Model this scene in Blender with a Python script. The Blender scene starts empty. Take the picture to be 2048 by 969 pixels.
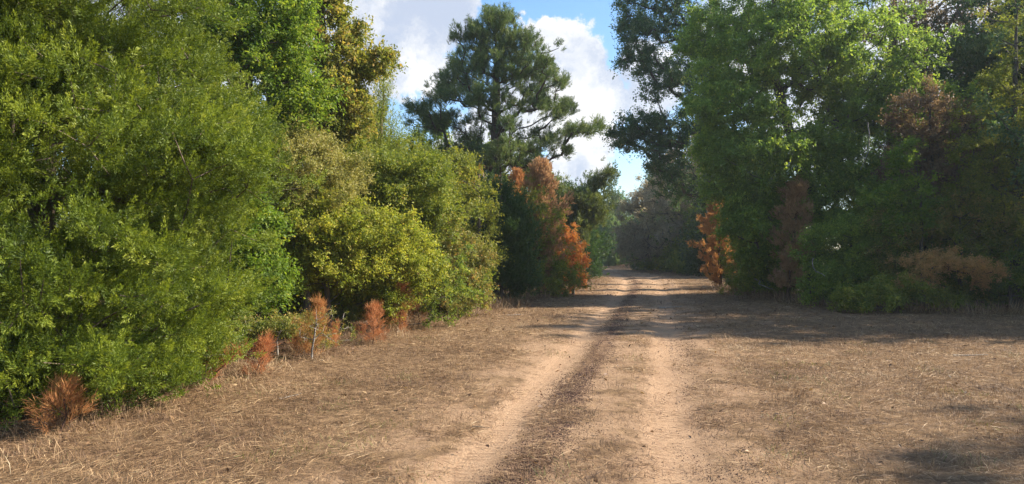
import bpy, math
import numpy as np
from mathutils import Vector

# ------------------------------------------------------------------ camera, sky, sun, exposure
SC = bpy.context.scene
F, HOR, EYE = 1450.0, 503.0, 1.6          # focal length in photo pixels, horizon row, eye height

cam_d = bpy.data.cameras.new('camera')
cam = bpy.data.objects.new('camera', cam_d)
SC.collection.objects.link(cam)
cam_d.sensor_width = 36.0
cam_d.lens = 36.0 * F / 2048.0
cam_d.clip_start = 0.05
cam_d.clip_end = 3000
PITCH = math.atan((HOR - 484.5) / F)
cam.location = (0, 0, EYE)
cam.rotation_euler = (math.radians(90) + PITCH, 0, 0)
SC.camera = cam

SUN_AZ, SUN_EL = math.radians(81), math.radians(35)    # azimuth clockwise from +Y
SUN_DIR = Vector((math.sin(SUN_AZ) * math.cos(SUN_EL), math.cos(SUN_AZ) * math.cos(SUN_EL), math.sin(SUN_EL)))
sl = bpy.data.lights.new('sun', 'SUN')
sl.energy = 5.0
sl.angle = math.radians(0.6)
sl.color = (1.0, 0.885, 0.73)
so = bpy.data.objects.new('sun', sl)
SC.collection.objects.link(so)
so.rotation_euler = SUN_DIR.to_track_quat('Z', 'Y').to_euler()

SC.view_settings.view_transform = 'Standard'
SC.view_settings.look = 'None'
SC.view_settings.gamma = 1.0
SC.view_settings.exposure = 1.36
HAZE = 0.0006
SC.cycles.volume_bounces = 1
SC.cycles.max_bounces = 6
SC.cycles.diffuse_bounces = 4
SC.cycles.transmission_bounces = 4
SC.cycles.use_denoising = True


def nn(nt, kind, **kw):
    n = nt.nodes.new(kind)
    for k, v in kw.items():
        setattr(n, k, v)
    return n


def math_node(nt, op, a, b=None, c=None, clamp=False):
    n = nt.nodes.new('ShaderNodeMath')
    n.operation = op
    n.use_clamp = clamp
    for i, v in enumerate((a, b, c)):
        if v is None:
            continue
        if isinstance(v, (int, float)):
            n.inputs[i].default_value = v
        else:
            nt.links.new(v, n.inputs[i])
    return n.outputs[0]


def smooth(nt, x, lo, hi):
    n = nt.nodes.new('ShaderNodeMapRange')
    n.interpolation_type = 'SMOOTHSTEP'
    nt.links.new(x, n.inputs['Value'])
    n.inputs['From Min'].default_value = lo
    n.inputs['From Max'].default_value = hi
    return n.outputs['Result']


def mixc(nt, fac, a, b):
    n = nt.nodes.new('ShaderNodeMixRGB')
    for i, v in enumerate((fac, a, b)):
        if isinstance(v, (int, float)):
            n.inputs[i].default_value = v
        elif isinstance(v, tuple):
            n.inputs[i].default_value = (*v, 1.0)
        else:
            nt.links.new(v, n.inputs[i])
    return n.outputs[0]


def noise(nt, vec, scale, detail=5, rough=0.55, dist=0.0, col=False):
    n = nt.nodes.new('ShaderNodeTexNoise')
    n.inputs['Scale'].default_value = scale
    n.inputs['Detail'].default_value = detail
    n.inputs['Roughness'].default_value = rough
    n.inputs['Distortion'].default_value = dist
    if vec is not None:
        nt.links.new(vec, n.inputs['Vector'])
    return n.outputs['Color' if col else 'Fac']


# ---- the world: Nishita sky with broken cumulus in it
W = bpy.data.worlds.new('World')
SC.world = W
W.use_nodes = True
nt = W.node_tree
nt.nodes.clear()
sky = nn(nt, 'ShaderNodeTexSky', sky_type='NISHITA')
sky.sun_disc = False
sky.sun_elevation = SUN_EL
sky.sun_rotation = SUN_AZ
sky.air_density = 1.0
sky.dust_density = 0.6
sky.ozone_density = 2.5
tc = nn(nt, 'ShaderNodeTexCoord')
gen = tc.outputs['Generated']


def sky_dir(px, py):
    v = Vector(((px - 1024) / F, 1.0, (HOR - py) / F))
    return v.normalized()


blobs = [  # centre (in the direction of), radius in radians
    (765, 55, .085), (850, 60, .055), (715, 180, .05), (905, 20, .045), (850, 130, .045), (640, 90, .1), (800, 120, .05),
    (1090, 70, .036), (1130, 95, .045), (1170, 130, .045), (1205, 180, .035), (1120, 170, .055), (1160, 230, .06), (1215, 270, .035), (1100, 240, .05),
    (1130, 320, .055), (1190, 330, .035), (1010, 260, .07), (1050, 190, .05), (1240, 205, .025), (1320, 160, .06), (1000, 360, .08),
    (600, 300, .1), (1500, 80, .1), (1700, 200, .13), (1950, 30, .14), (300, 60, .16), (940, 330, .06),
]
wob = nn(nt, 'ShaderNodeVectorMath', operation='MULTIPLY_ADD')
nt.links.new(noise(nt, gen, 11, 8, .68, col=True), wob.inputs[0])
wob.inputs[1].default_value = (.13, .13, .13)
nt.links.new(gen, wob.inputs[2])
wob2 = nn(nt, 'ShaderNodeVectorMath', operation='SUBTRACT')
nt.links.new(wob.outputs[0], wob2.inputs[0])
wob2.inputs[1].default_value = (.065, .065, .065)
field = None
for px, py, r in blobs:
    d = nn(nt, 'ShaderNodeVectorMath', operation='DISTANCE')
    nt.links.new(wob2.outputs[0], d.inputs[0])
    d.inputs[1].default_value = sky_dir(px, py)
    f = smooth(nt, d.outputs['Value'], r * 1.15, r * .45)
    field = f if field is None else math_node(nt, 'MAXIMUM', field, f)
# outside the framed part of the sky: ordinary broken cloud
gl = smooth(nt, noise(nt, gen, 3.2, 6, .6), .50, .62)
dfr = nn(nt, 'ShaderNodeVectorMath', operation='DISTANCE')
nt.links.new(gen, dfr.inputs[0])
dfr.inputs[1].default_value = sky_dir(1000, 200)
away = smooth(nt, dfr.outputs['Value'], .42, .75)
field = math_node(nt, 'MAXIMUM', field, math_node(nt, 'MULTIPLY', gl, away))
fine = noise(nt, gen, 26, 8, .62)
m = math_node(nt, 'ADD', field, math_node(nt, 'MULTIPLY', math_node(nt, 'SUBTRACT', fine, .5), 1.6))
mask = smooth(nt, m, .20, .80)
shade = smooth(nt, noise(nt, wob2.outputs[0], 9, 5, .55), .38, .66)
cloud = mixc(nt, shade, (1.5, 1.7, 2.15), (2.9, 2.85, 2.8))
hs = nn(nt, 'ShaderNodeHueSaturation')
hs.inputs['Saturation'].default_value = 1.2
hs.inputs['Value'].default_value = .66
nt.links.new(sky.outputs[0], hs.inputs['Color'])
out_c = mixc(nt, mask, hs.outputs[0], cloud)
bg = nn(nt, 'ShaderNodeBackground')
bg.inputs['Strength'].default_value = 0.15
nt.links.new(out_c, bg.inputs['Color'])
wo = nn(nt, 'ShaderNodeOutputWorld')
nt.links.new(bg.outputs[0], wo.inputs['Surface'])

# ------------------------------------------------------------------ helpers
COL = SC.collection
UP = np.array([0, 0, 1.0])


def norm(a):
    return a / np.maximum(np.linalg.norm(a, axis=-1, keepdims=True), 1e-9)


def make_mesh(name, verts, faces_n, k, mat, vattr=None, smooth_shade=False, point_attr=None):
    """verts (N,3); faces consecutive with k corners each when faces_n is an int, otherwise an (M,k) index array."""
    me = bpy.data.meshes.new(name)
    verts = np.ascontiguousarray(verts, dtype=np.float32)
    me.vertices.add(len(verts))
    me.vertices.foreach_set('co', verts.ravel())
    if isinstance(faces_n, (int, np.integer)):
        idx = np.arange(faces_n * k, dtype=np.int32)
        nf = int(faces_n)
    else:
        idx = np.ascontiguousarray(faces_n, dtype=np.int32).ravel()
        nf = len(faces_n)
    me.loops.add(nf * k)
    me.loops.foreach_set('vertex_index', idx)
    me.polygons.add(nf)
    me.polygons.foreach_set('loop_start', np.arange(nf, dtype=np.int32) * k)
    if smooth_shade:
        me.polygons.foreach_set('use_smooth', np.ones(nf, dtype=bool))
    else:
        me.polygons.foreach_set('use_smooth', np.zeros(nf, dtype=bool))
    me.update(calc_edges=True)
    if vattr is not None:
        at = me.attributes.new('tint', 'FLOAT', 'FACE')
        at.data.foreach_set('value', np.ascontiguousarray(vattr, dtype=np.float32))
    if point_attr:
        for nm, arr in point_attr.items():
            at = me.attributes.new(nm, 'FLOAT', 'POINT')
            at.data.foreach_set('value', np.ascontiguousarray(arr, dtype=np.float32))
    if mat is not None:
        me.materials.append(mat)
    return me


def link(name, me, parent=None):
    o = bpy.data.objects.new(name, me)
    COL.objects.link(o)
    if parent is not None:
        o.parent = parent
    return o


def thing(name, label, cat, loc=(0, 0, 0), rz=0.0, scale=(1, 1, 1), group=None):
    o = bpy.data.objects.new(name, None)
    COL.objects.link(o)
    o.empty_display_size = .3
    o.location = loc
    o.rotation_euler = (0, 0, rz)
    o.scale = scale
    o['label'] = label
    o['category'] = cat
    if group:
        o['group'] = group
    return o


def dup(root, label, loc, rz=0.0, scale=(1, 1, 1), group=None):
    r = root.copy()
    COL.objects.link(r)
    r.location = loc
    r.rotation_euler = (0, 0, rz)
    r.scale = scale
    r['label'] = label
    if group:
        r['group'] = group
    elif 'group' in r:
        del r['group']
    for ch in list(root.children):
        if ch.type != 'MESH':
            continue
        c = ch.copy()
        COL.objects.link(c)
        c.parent = r
    return r


def GX(px, y):
    """world X of photo column px at depth y"""
    return (px - 1024.0) / F * y


def GZ(py, y):
    """world height of photo row py at depth y"""
    return EYE + (HOR - py) / F * y


# value noise for numpy
_lat = np.random.default_rng(5).random((256, 256))


def vnoise(x, y, s, oct=3):
    out = np.zeros_like(x, dtype=float)
    amp, tot = 1.0, 0.0
    for o in range(oct):
        u = x / s + 37.3 * o + 500
        v = y / s + 11.7 * o + 500
        iu, iv = np.floor(u).astype(int), np.floor(v).astype(int)
        fu, fv = u - iu, v - iv
        fu, fv = fu * fu * (3 - 2 * fu), fv * fv * (3 - 2 * fv)
        a = _lat[iu % 256, iv % 256]; b = _lat[(iu + 1) % 256, iv % 256]
        c = _lat[iu % 256, (iv + 1) % 256]; d = _lat[(iu + 1) % 256, (iv + 1) % 256]
        out += amp * ((a * (1 - fu) + b * fu) * (1 - fv) + (c * (1 - fu) + d * fu) * fv)
        tot += amp
        amp *= .5
        s = s * .5
    return out / tot


# the road: centre line x(y), and the ground height
_ry = np.array([-60, -20, 0, 5, 12, 23, 32, 40, 48, 57, 66, 76, 88, 105, 140, 200.])
_rx = np.array([-14, -4.9, -.65, .38, 1.85, 4.05, 5.85, 7.2, 7.95, 8.1, 7.4, 5.6, 1.8, -6, -24, -55.])
_yy = np.linspace(-60, 200, 2601)
_xx = np.interp(_yy, _ry, _rx)
for _ in range(3):
    _k = np.ones(41) / 41
    _p = np.pad(_xx, 20, mode='edge')
    _p[:20] = _xx[0] + (_xx[0] - _xx[1:21][::-1])
    _xx = np.convolve(_p, _k, 'valid')


def road_x(y):
    return np.interp(y, _yy, _xx)


def road_u(x, y):
    s = (road_x(y + .2) - road_x(y - .2)) / .4
    return (x - road_x(y)) / np.sqrt(1 + s * s)


def ground_z(x, y):
    x = np.asarray(x, float); y = np.asarray(y, float)
    u = road_u(x, y)
    near = np.exp(-(np.hypot(x, y) / 60) ** 2)
    z = .10 * (vnoise(x, y, 7.0, 2) - .5) * near
    z = z + .035 * (vnoise(x + 9, y, 1.1, 2) - .5) * near
    z = z - .045 * (np.exp(-((u + .78) / .26) ** 2) + np.exp(-((u - .78) / .3) ** 2))
    return z


def gz(x, y):
    return float(ground_z(np.array([x]), np.array([y]))[0])


# ------------------------------------------------------------------ materials
def mat_new(name):
    m = bpy.data.materials.new(name)
    m.use_nodes = True
    m.node_tree.nodes.clear()
    return m, m.node_tree


def foliage_mat(name, stops, transl=.38, rough=.55, tr_boost=(1.5, 1.45, .9), spec=.35, gain=1.4):
    """stops: list of (position, colour) read by the per-leaf tint."""
    m, t = mat_new(name)
    at = nn(t, 'ShaderNodeAttribute', attribute_name='tint')
    ramp = nn(t, 'ShaderNodeValToRGB')
    cr = ramp.color_ramp
    while len(cr.elements) < len(stops):
        cr.elements.new(.5)
    for e, (p, c) in zip(cr.elements, stops):
        e.position = p
        e.color = (*[min(.62, v * gain) for v in c], 1)
    t.links.new(at.outputs['Fac'], ramp.inputs[0])
    oi = nn(t, 'ShaderNodeObjectInfo')
    hs = nn(t, 'ShaderNodeHueSaturation')
    t.links.new(math_node(t, 'MULTIPLY_ADD', oi.outputs['Random'], .03, .485), hs.inputs['Hue'])
    t.links.new(ramp.outputs[0], hs.inputs['Color'])
    p = nn(t, 'ShaderNodeBsdfPrincipled')
    p.inputs['Roughness'].default_value = rough
    p.inputs['Specular IOR Level'].default_value = spec
    t.links.new(hs.outputs[0], p.inputs['Base Color'])
    tr = nn(t, 'ShaderNodeBsdfTranslucent')
    mul = nn(t, 'ShaderNodeMixRGB', blend_type='MULTIPLY')
    mul.inputs[0].default_value = 1
    t.links.new(hs.outputs[0], mul.inputs[1])
    mul.inputs[2].default_value = (*tr_boost, 1)
    t.links.new(mul.outputs[0], tr.inputs['Color'])
    mx = nn(t, 'ShaderNodeMixShader')
    mx.inputs[0].default_value = transl
    t.links.new(p.outputs[0], mx.inputs[1])
    t.links.new(tr.outputs[0], mx.inputs[2])
    o = nn(t, 'ShaderNodeOutputMaterial')
    t.links.new(mx.outputs[0], o.inputs['Surface'])
    return m


def bark_mat(name, c1, c2):
    m, t = mat_new(name)
    tc = nn(t, 'ShaderNodeTexCoord')
    mp = nn(t, 'ShaderNodeMapping')
    mp.inputs['Scale'].default_value = (14, 14, 3)
    t.links.new(tc.outputs['Object'], mp.inputs[0])
    n = noise(t, mp.outputs[0], 2.2, 6, .65)
    c = mixc(t, smooth(t, n, .35, .65), c1, c2)
    p = nn(t, 'ShaderNodeBsdfPrincipled')
    p.inputs['Roughness'].default_value = .9
    t.links.new(c, p.inputs['Base Color'])
    b = nn(t, 'ShaderNodeBump')
    b.inputs['Strength'].default_value = .7
    b.inputs['Distance'].default_value = .02
    t.links.new(n, b.inputs['Height'])
    t.links.new(b.outputs[0], p.inputs['Normal'])
    o = nn(t, 'ShaderNodeOutputMaterial')
    t.links.new(p.outputs[0], o.inputs[0])
    return m


M = {}
M['bark'] = bark_mat('grey_bark', (.035, .028, .022), (.12, .10, .08))
M['pine_bark'] = bark_mat('pine_bark', (.03, .02, .015), (.10, .065, .045))
M['cedar_bark'] = bark_mat('cedar_bark', (.05, .035, .025), (.16, .12, .09))
M['pale_bark'] = bark_mat('pale_bark', (.16, .14, .12), (.34, .31, .27))
M['red_bark'] = bark_mat('dead_pine_bark', (.06, .03, .02), (.14, .075, .05))
M['cedar'] = foliage_mat('cedar_foliage', [(0, (.020, .038, .007)), (.45, (.073, .103, .010)), (.75, (.18, .21, .020)), (1, (.30, .30, .05))], .34, gain=1.38)
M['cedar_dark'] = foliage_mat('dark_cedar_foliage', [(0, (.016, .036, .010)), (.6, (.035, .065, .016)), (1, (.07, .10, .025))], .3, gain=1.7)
M['elm'] = foliage_mat('elm_leaves', [(0, (.040, .075, .010)), (.5, (.090, .145, .016)), (.85, (.18, .21, .025)), (1, (.34, .26, .04))], .48, gain=1.6)
M['gum'] = foliage_mat('gum_leaves', [(0, (.05, .08, .012)), (.5, (.12, .14, .025)), (.8, (.24, .20, .05)), (1, (.36, .20, .09))], .48, gain=1.75)
M['olive'] = foliage_mat('olive_shrub_leaves', [(0, (.075, .095, .025)), (.5, (.17, .17, .045)), (.85, (.27, .25, .09)), (1, (.34, .24, .15))], .36, gain=1.7)
M['yellow'] = foliage_mat('yellow_green_leaves', [(0, (.075, .11, .010)), (.45, (.165, .18, .024)), (.82, (.29, .26, .04)), (1, (.38, .22, .12))], .46, gain=1.6)
M['green'] = foliage_mat('green_shrub_leaves', [(0, (.04, .065, .010)), (.5, (.10, .13, .018)), (.85, (.20, .20, .03)), (1, (.32, .22, .08))], .44, gain=1.7)
M['redtip'] = foliage_mat('mixed_shrub_leaves', [(0, (.045, .065, .014)), (.5, (.11, .125, .028)), (.78, (.22, .18, .05)), (1, (.36, .14, .06))], .42, gain=1.7)
M['pine'] = foliage_mat('pine_needles', [(0, (.026, .046, .016)), (.6, (.068, .096, .028)), (1, (.15, .16, .045))], .3, gain=1.7)
M['orange'] = foliage_mat('orange_leaves', [(0, (.22, .16, .03)), (.35, (.42, .24, .04)), (.7, (.48, .22, .06)), (1, (.42, .14, .05))], .5, tr_boost=(1.2, 1.1, .8), gain=1.2)
M['dead'] = foliage_mat('dead_needles', [(0, (.22, .10, .05)), (.55, (.42, .205, .085)), (1, (.56, .33, .15))], .4, tr_boost=(1.15, 1.0, .9), spec=.1, gain=1.2)
M['dead_brown'] = foliage_mat('brown_needles', [(0, (.17, .10, .055)), (.55, (.33, .215, .11)), (1, (.45, .30, .16))], .45, tr_boost=(1.1, 1.0, .9), spec=.1, gain=1.5)
M['oak'] = foliage_mat('oak_leaves', [(0, (.018, .040, .016)), (.6, (.040, .070, .026)), (.9, (.09, .10, .035)), (1, (.20, .13, .06))], .4, gain=2.1)
M['shade_elm'] = foliage_mat('hackberry_leaves', [(0, (.055, .082, .018)), (.5, (.085, .145, .025)), (.85, (.17, .22, .035)), (1, (.32, .28, .06))], .5, gain=1.9)
M['brown_tree'] = foliage_mat('brown_oak_leaves', [(0, (.07, .055, .030)), (.5, (.15, .105, .065)), (1, (.24, .15, .10))], .4, gain=1.15)
M['greybrown'] = foliage_mat('grey_brown_leaves', [(0, (.06, .055, .040)), (.5, (.125, .11, .080)), (1, (.21, .18, .13))], .4, gain=2.5)
M['tan'] = foliage_mat('tan_leaves', [(0, (.20, .16, .05)), (.4, (.42, .27, .11)), (.8, (.56, .33, .15)), (1, (.58, .28, .13))], .5, gain=1.1)
M['far'] = foliage_mat('far_leaves', [(0, (.028, .055, .022)), (.6, (.055, .09, .032)), (1, (.10, .13, .045))], .4, gain=2.5)


# ------------------------------------------------------------------ trees
def skeleton(rng, trunk, trunk_r, targets, up_pen=1.2, sag=.12, seg=.35):
    """grow limbs from a trunk polyline to every target; returns chains [(pts, radii)]"""
    trunk = np.asarray(trunk, float)
    pts = [trunk[0]]
    for a, b in zip(trunk[:-1], trunk[1:]):
        n = max(2, int(np.linalg.norm(b - a) / .3))
        for i in range(1, n + 1):
            pts.append(a + (b - a) * i / n + rng.normal(0, .012, 3) * [1, 1, 0])
    nodes = np.zeros((len(pts) + len(targets) * 9, 3))
    nodes[:len(pts)] = pts
    nn_ = len(pts)
    parent = [-1] + list(range(nn_ - 1))
    chains = [list(range(nn_))]
    zt = np.interp(targets[:, 2], trunk[:, 2], trunk[:, 0]), np.interp(targets[:, 2], trunk[:, 2], trunk[:, 1])
    dax = np.hypot(targets[:, 0] - zt[0], targets[:, 1] - zt[1]) + .3 * rng.random(len(targets))
    first = max(2, int(nn_ * .12))
    for ti in np.argsort(dax):
        t = targets[ti]
        c = nodes[first:nn_]
        d = t - c
        L = np.linalg.norm(d, axis=1)
        cost = L + up_pen * np.maximum(0, c[:, 2] - t[2] + .25 * L)
        j = int(np.argmin(cost)) + first
        a = nodes[j].copy()
        L = float(np.linalg.norm(t - a))
        n = int(min(8, max(1, round(L / seg))))
        ids = [j]
        lift = sag * L
        for i in range(1, n + 1):
            s = i / n
            p = a + (t - a) * s + UP * (-lift * math.sin(math.pi * s) * .6) + rng.normal(0, .035 * L / n + .006, 3) * (s < 1)
            nodes[nn_] = p
            parent.append(ids[-1])
            ids.append(nn_)
            nn_ += 1
        chains.append(ids)
    # pipe-model radii
    acc = np.zeros(nn_)
    haschild = np.zeros(nn_, bool)
    for i in range(nn_ - 1, 0, -1):
        if not haschild[i]:
            acc[i] += 1
        haschild[parent[i]] = True
        acc[parent[i]] += acc[i]
    rad = (acc / acc[0]) ** .46 * trunk_r
    rad = np.maximum(rad, .004)
    out = []
    for k, ids in enumerate(chains):
        p = nodes[ids]
        r = rad[ids].copy()
        if k > 0:
            r[0] = r[1]
            r[-1] *= .6
        else:
            r[0] *= 1.35
            r[-1] *= .4
        out.append((p, r))
    return out


def tubes(chains, sides=5, sides_thick=9):
    V, Fc, off = [], [], 0
    for p, r in chains:
        k = sides_thick if r[0] > .05 else (sides if r[0] > .015 else 3)
        n = len(p)
        tan = np.gradient(p, axis=0)
        tan = norm(tan)
        ref = np.array([1.0, 0, 0]) if abs(tan[0][2]) > .7 else UP
        s = norm(np.cross(tan, ref))
        w = np.cross(tan, s)
        a = np.arange(k) * 2 * math.pi / k
        ring = p[:, None] + r[:, None, None] * (s[:, None] * np.cos(a)[None, :, None] + w[:, None] * np.sin(a)[None, :, None])
        V.append(ring.reshape(-1, 3))
        i = np.arange(n - 1)[:, None] * k
        j = np.arange(k)[None]
        q = np.stack([i + j, i + (j + 1) % k, i + k + (j + 1) % k, i + k + j], -1).reshape(-1, 4) + off
        Fc.append(q)
        off += n * k
    return np.concatenate(V), np.concatenate(Fc)


def sample_lobes(rng, lobes, shell=.45, shoots=1.0):
    """lobes: (cx,cy,cz,rx,ry,rz,n)"""
    P = []
    for cx, cy, cz, rx, ry, rz, n in lobes:
        d = norm(rng.normal(size=(n, 3)))
        r = shell + (1 - shell) * rng.random(n) ** .55
        r = r * np.where(rng.random(n) < .12, 1.08 + .32 * rng.random(n), 1)
        Q = np.array([cx, cy, cz]) + d * r[:, None] * [rx, ry, rz]
        P.append(Q)
        k = rng.random(n) < .07 * shoots
        if k.any():
            dd = norm(d[k] * [1, 1, .5] + UP * .55 + rng.normal(0, .3, (int(k.sum()), 3)))
            far_ = np.array([cx, cy, cz]) + d[k] * [rx, ry, rz]
            for f in (.12, .26, .40):
                P.append(far_ + dd * f * (rx + rz) * .6 * (.5 + rng.random((int(k.sum()), 1))) - UP * f * f * .3)
    P = np.concatenate(P)
    P[:, 2] = np.maximum(P[:, 2], .12)
    return P


def broad_leaves(rng, centers, axis_c, nt_, nl, tw_len, size, up=.6, droop=.25, aspect=.5, out=.8, colvar=.55):
    """twigs of leaves round every centre; each leaf one folded pair of triangles drawn as a quad"""
    C = np.repeat(centers, nt_, axis=0)
    outd = norm(C - axis_c)
    d = norm(rng.normal(size=C.shape) + out * outd + UP * .15)
    L = tw_len * (.4 + .8 * rng.random(len(C)))
    clump_v = np.repeat(rng.random(len(centers)), nt_)
    tw_v = clump_v * .6 + .4 * rng.random(len(C))
    T = np.repeat(C, nl, 0)
    D = np.repeat(d, nl, 0)
    s = rng.random(len(T)) * np.repeat(L, nl)
    base = T + D * s[:, None] + rng.normal(0, size * .35, T.shape)
    base[:, 2] -= droop * .35 * s
    n = norm(rng.normal(size=T.shape) * .9 + UP * up + .35 * D)
    t = norm(D * .6 + rng.normal(size=T.shape) - UP * droop * 1.6)
    t = norm(t - n * np.sum(t * n, 1, keepdims=True))
    b = np.cross(n, t)
    sz = size * (.55 + .75 * rng.random(len(T)))[:, None]
    w = sz * aspect * .5
    curl = n * sz * (.10 * rng.normal(size=(len(T), 1)))
    V = np.stack([base, base + t * sz * .45 + b * w + curl, base + t * sz - curl * .6, base + t * sz * .45 - b * w + curl], 1)
    tint = np.clip(colvar * np.repeat(tw_v, nl) + (1 - colvar) * rng.random(len(T)), 0, 1)
    V = V.reshape(-1, 3)
    V[:, 2] = np.maximum(V[:, 2], .01)
    return V, len(T), tint


def sprays(rng, centers, axis_c, ns, spread, nb, s_len, b_len, b_w, ang=.6, out=1.0, up=.5, colvar=.6, ball=False):
    """needle or scale-leaf sprays: ns sprays round a centre, nb blades on each"""
    C = np.repeat(centers, ns, 0)
    Cj = C + rng.normal(0, spread, C.shape)
    outd = C - axis_c
    outd = norm(outd * [1, 1, .6])
    d = norm(outd * out + UP * up + rng.normal(size=C.shape) * .45)
    cv = np.repeat(rng.random(len(centers)), ns) * .5 + .5 * rng.random(len(C))
    D = np.repeat(d, nb, 0)
    P = np.repeat(Cj, nb, 0)
    s = rng.random(len(P)) * s_len
    r = rng.normal(size=P.shape)
    r = norm(r - D * np.sum(r * D, 1, keepdims=True))
    if ball:
        a = rng.random(len(P)) * 1.5
    else:
        a = ang + rng.normal(0, .18, len(P))
    bd = D * np.cos(a)[:, None] + r * np.sin(a)[:, None]
    base = P + D * s[:, None]
    L = (b_len * (.6 + .7 * rng.random(len(P))))[:, None]
    side = norm(np.cross(bd, rng.normal(size=P.shape)))
    V = np.stack([base - side * b_w * .35, base + bd * L * .55 - side * b_w * .5 , base + bd * L, base + bd * L * .5 + side * b_w * .5], 1)
    tint = np.clip(colvar * np.repeat(cv, nb) + (1 - colvar) * rng.random(len(P)), 0, 1)
    V = V.reshape(-1, 3)
    V[:, 2] = np.maximum(V[:, 2], .008)
    return V, len(P), tint


def plumes(rng, centers, axis_c, np_, plen, nb, width, b_len, b_w, out=1.0, up=.6, colvar=.5, jit=.42, sc=.07):
    """feathery tapering plumes, as a cedar carries them: np_ plumes a centre, nb scale-leaf blades on each"""
    C = np.repeat(centers, np_, 0)
    C = C + rng.normal(0, sc, C.shape) * [1, 1, .55]
    outd = norm((C - axis_c) * [1, 1, .4])
    d = norm(outd * out + UP * up + rng.normal(size=C.shape) * jit)
    pv = np.repeat(rng.random(len(centers)), np_) * .5 + .5 * rng.random(len(C))
    L = plen * (.55 + .7 * rng.random(len(C)))
    D = np.repeat(d, nb, 0)
    P = np.repeat(C, nb, 0)
    LL = np.repeat(L, nb)
    s = rng.random(len(P)) ** .85
    r = rng.normal(size=P.shape) * [1, 1, .7]
    r = norm(r - D * np.sum(r * D, 1, keepdims=True))
    rr = width * (1.02 - s) ** .7 * rng.random(len(P)) ** .6
    base = P + D * (s * LL)[:, None] + r * rr[:, None] + UP * (s * s * LL * .18)[:, None]
    a = .55 + rng.normal(0, .22, len(P))
    bd = D * np.cos(a)[:, None] + r * np.sin(a)[:, None]
    side = norm(np.cross(bd, rng.normal(size=P.shape)))
    bl = (b_len * (.6 + .7 * rng.random(len(P))))[:, None]
    V = np.stack([base - side * b_w * .35, base + bd * bl * .55 - side * b_w * .5, base + bd * bl, base + bd * bl * .5 + side * b_w * .5], 1)
    tint = np.clip(colvar * np.repeat(pv, nb) + (.8 - colvar) * rng.random(len(P)) + .2 * s, 0, 1)
    V = V.reshape(-1, 3)
    V[:, 2] = np.maximum(V[:, 2], .008)
    return V, len(P), tint


def build_tree(name, label, cat, loc, trunk, trunk_r, lobes, leaf, mat, bark='bark', seed=1, shell=.45,
               crown_name='crown', trunk_name='trunk', group=None, extra=None, up_pen=1.2, sag=.12, rz=0.0, thin=None,
               stems=None, shoots=.45):
    rng = np.random.default_rng(seed)
    x, y = loc
    root = thing(name, label, cat, (x, y, gz(x, y) - .02), rz, group=group)
    T = sample_lobes(rng, lobes, shell, shoots)
    if thin is not None:
        T = T[thin(T, rng)]
    tr = np.asarray(trunk, float)
    chains = skeleton(rng, tr, trunk_r, T, up_pen, sag)
    if stems:
        for st, sr in stems:
            st = np.asarray(st, float)
            chains.append((st, np.linspace(sr, sr * .45, len(st))))
    V, Fc = tubes(chains)
    o = link(trunk_name, make_mesh(trunk_name, V, Fc, 4, M[bark], smooth_shade=True), root)
    ax = np.stack([np.interp(T[:, 2], tr[:, 2], tr[:, 0]), np.interp(T[:, 2], tr[:, 2], tr[:, 1]), T[:, 2] * .75], 1)
    kind = leaf[0]
    kw = dict(leaf[1])
    if kind == 'broad':
        ntw = kw['nt_']
        V, n, tint = broad_leaves(rng, T, np.repeat(ax, ntw, 0), **kw)
    elif kind == 'plume':
        V, n, tint = plumes(rng, T, np.repeat(ax, kw['np_'], 0), **kw)
    else:
        V, n, tint = sprays(rng, T, np.repeat(ax, kw['ns'], 0), **kw)
    link(crown_name, make_mesh(crown_name, V, n, 4, M[mat], tint), root)
    if extra:
        for nm, frac, ekw, emat in extra:
            k = rng.random(len(T)) < frac
            e_kw = dict(ekw)
            V, n, tint = broad_leaves(rng, T[k], np.repeat(ax[k], e_kw['nt_'], 0), **e_kw)
            link(nm, make_mesh(nm, V, n, 4, M[emat], tint), root)
    return root


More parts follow.
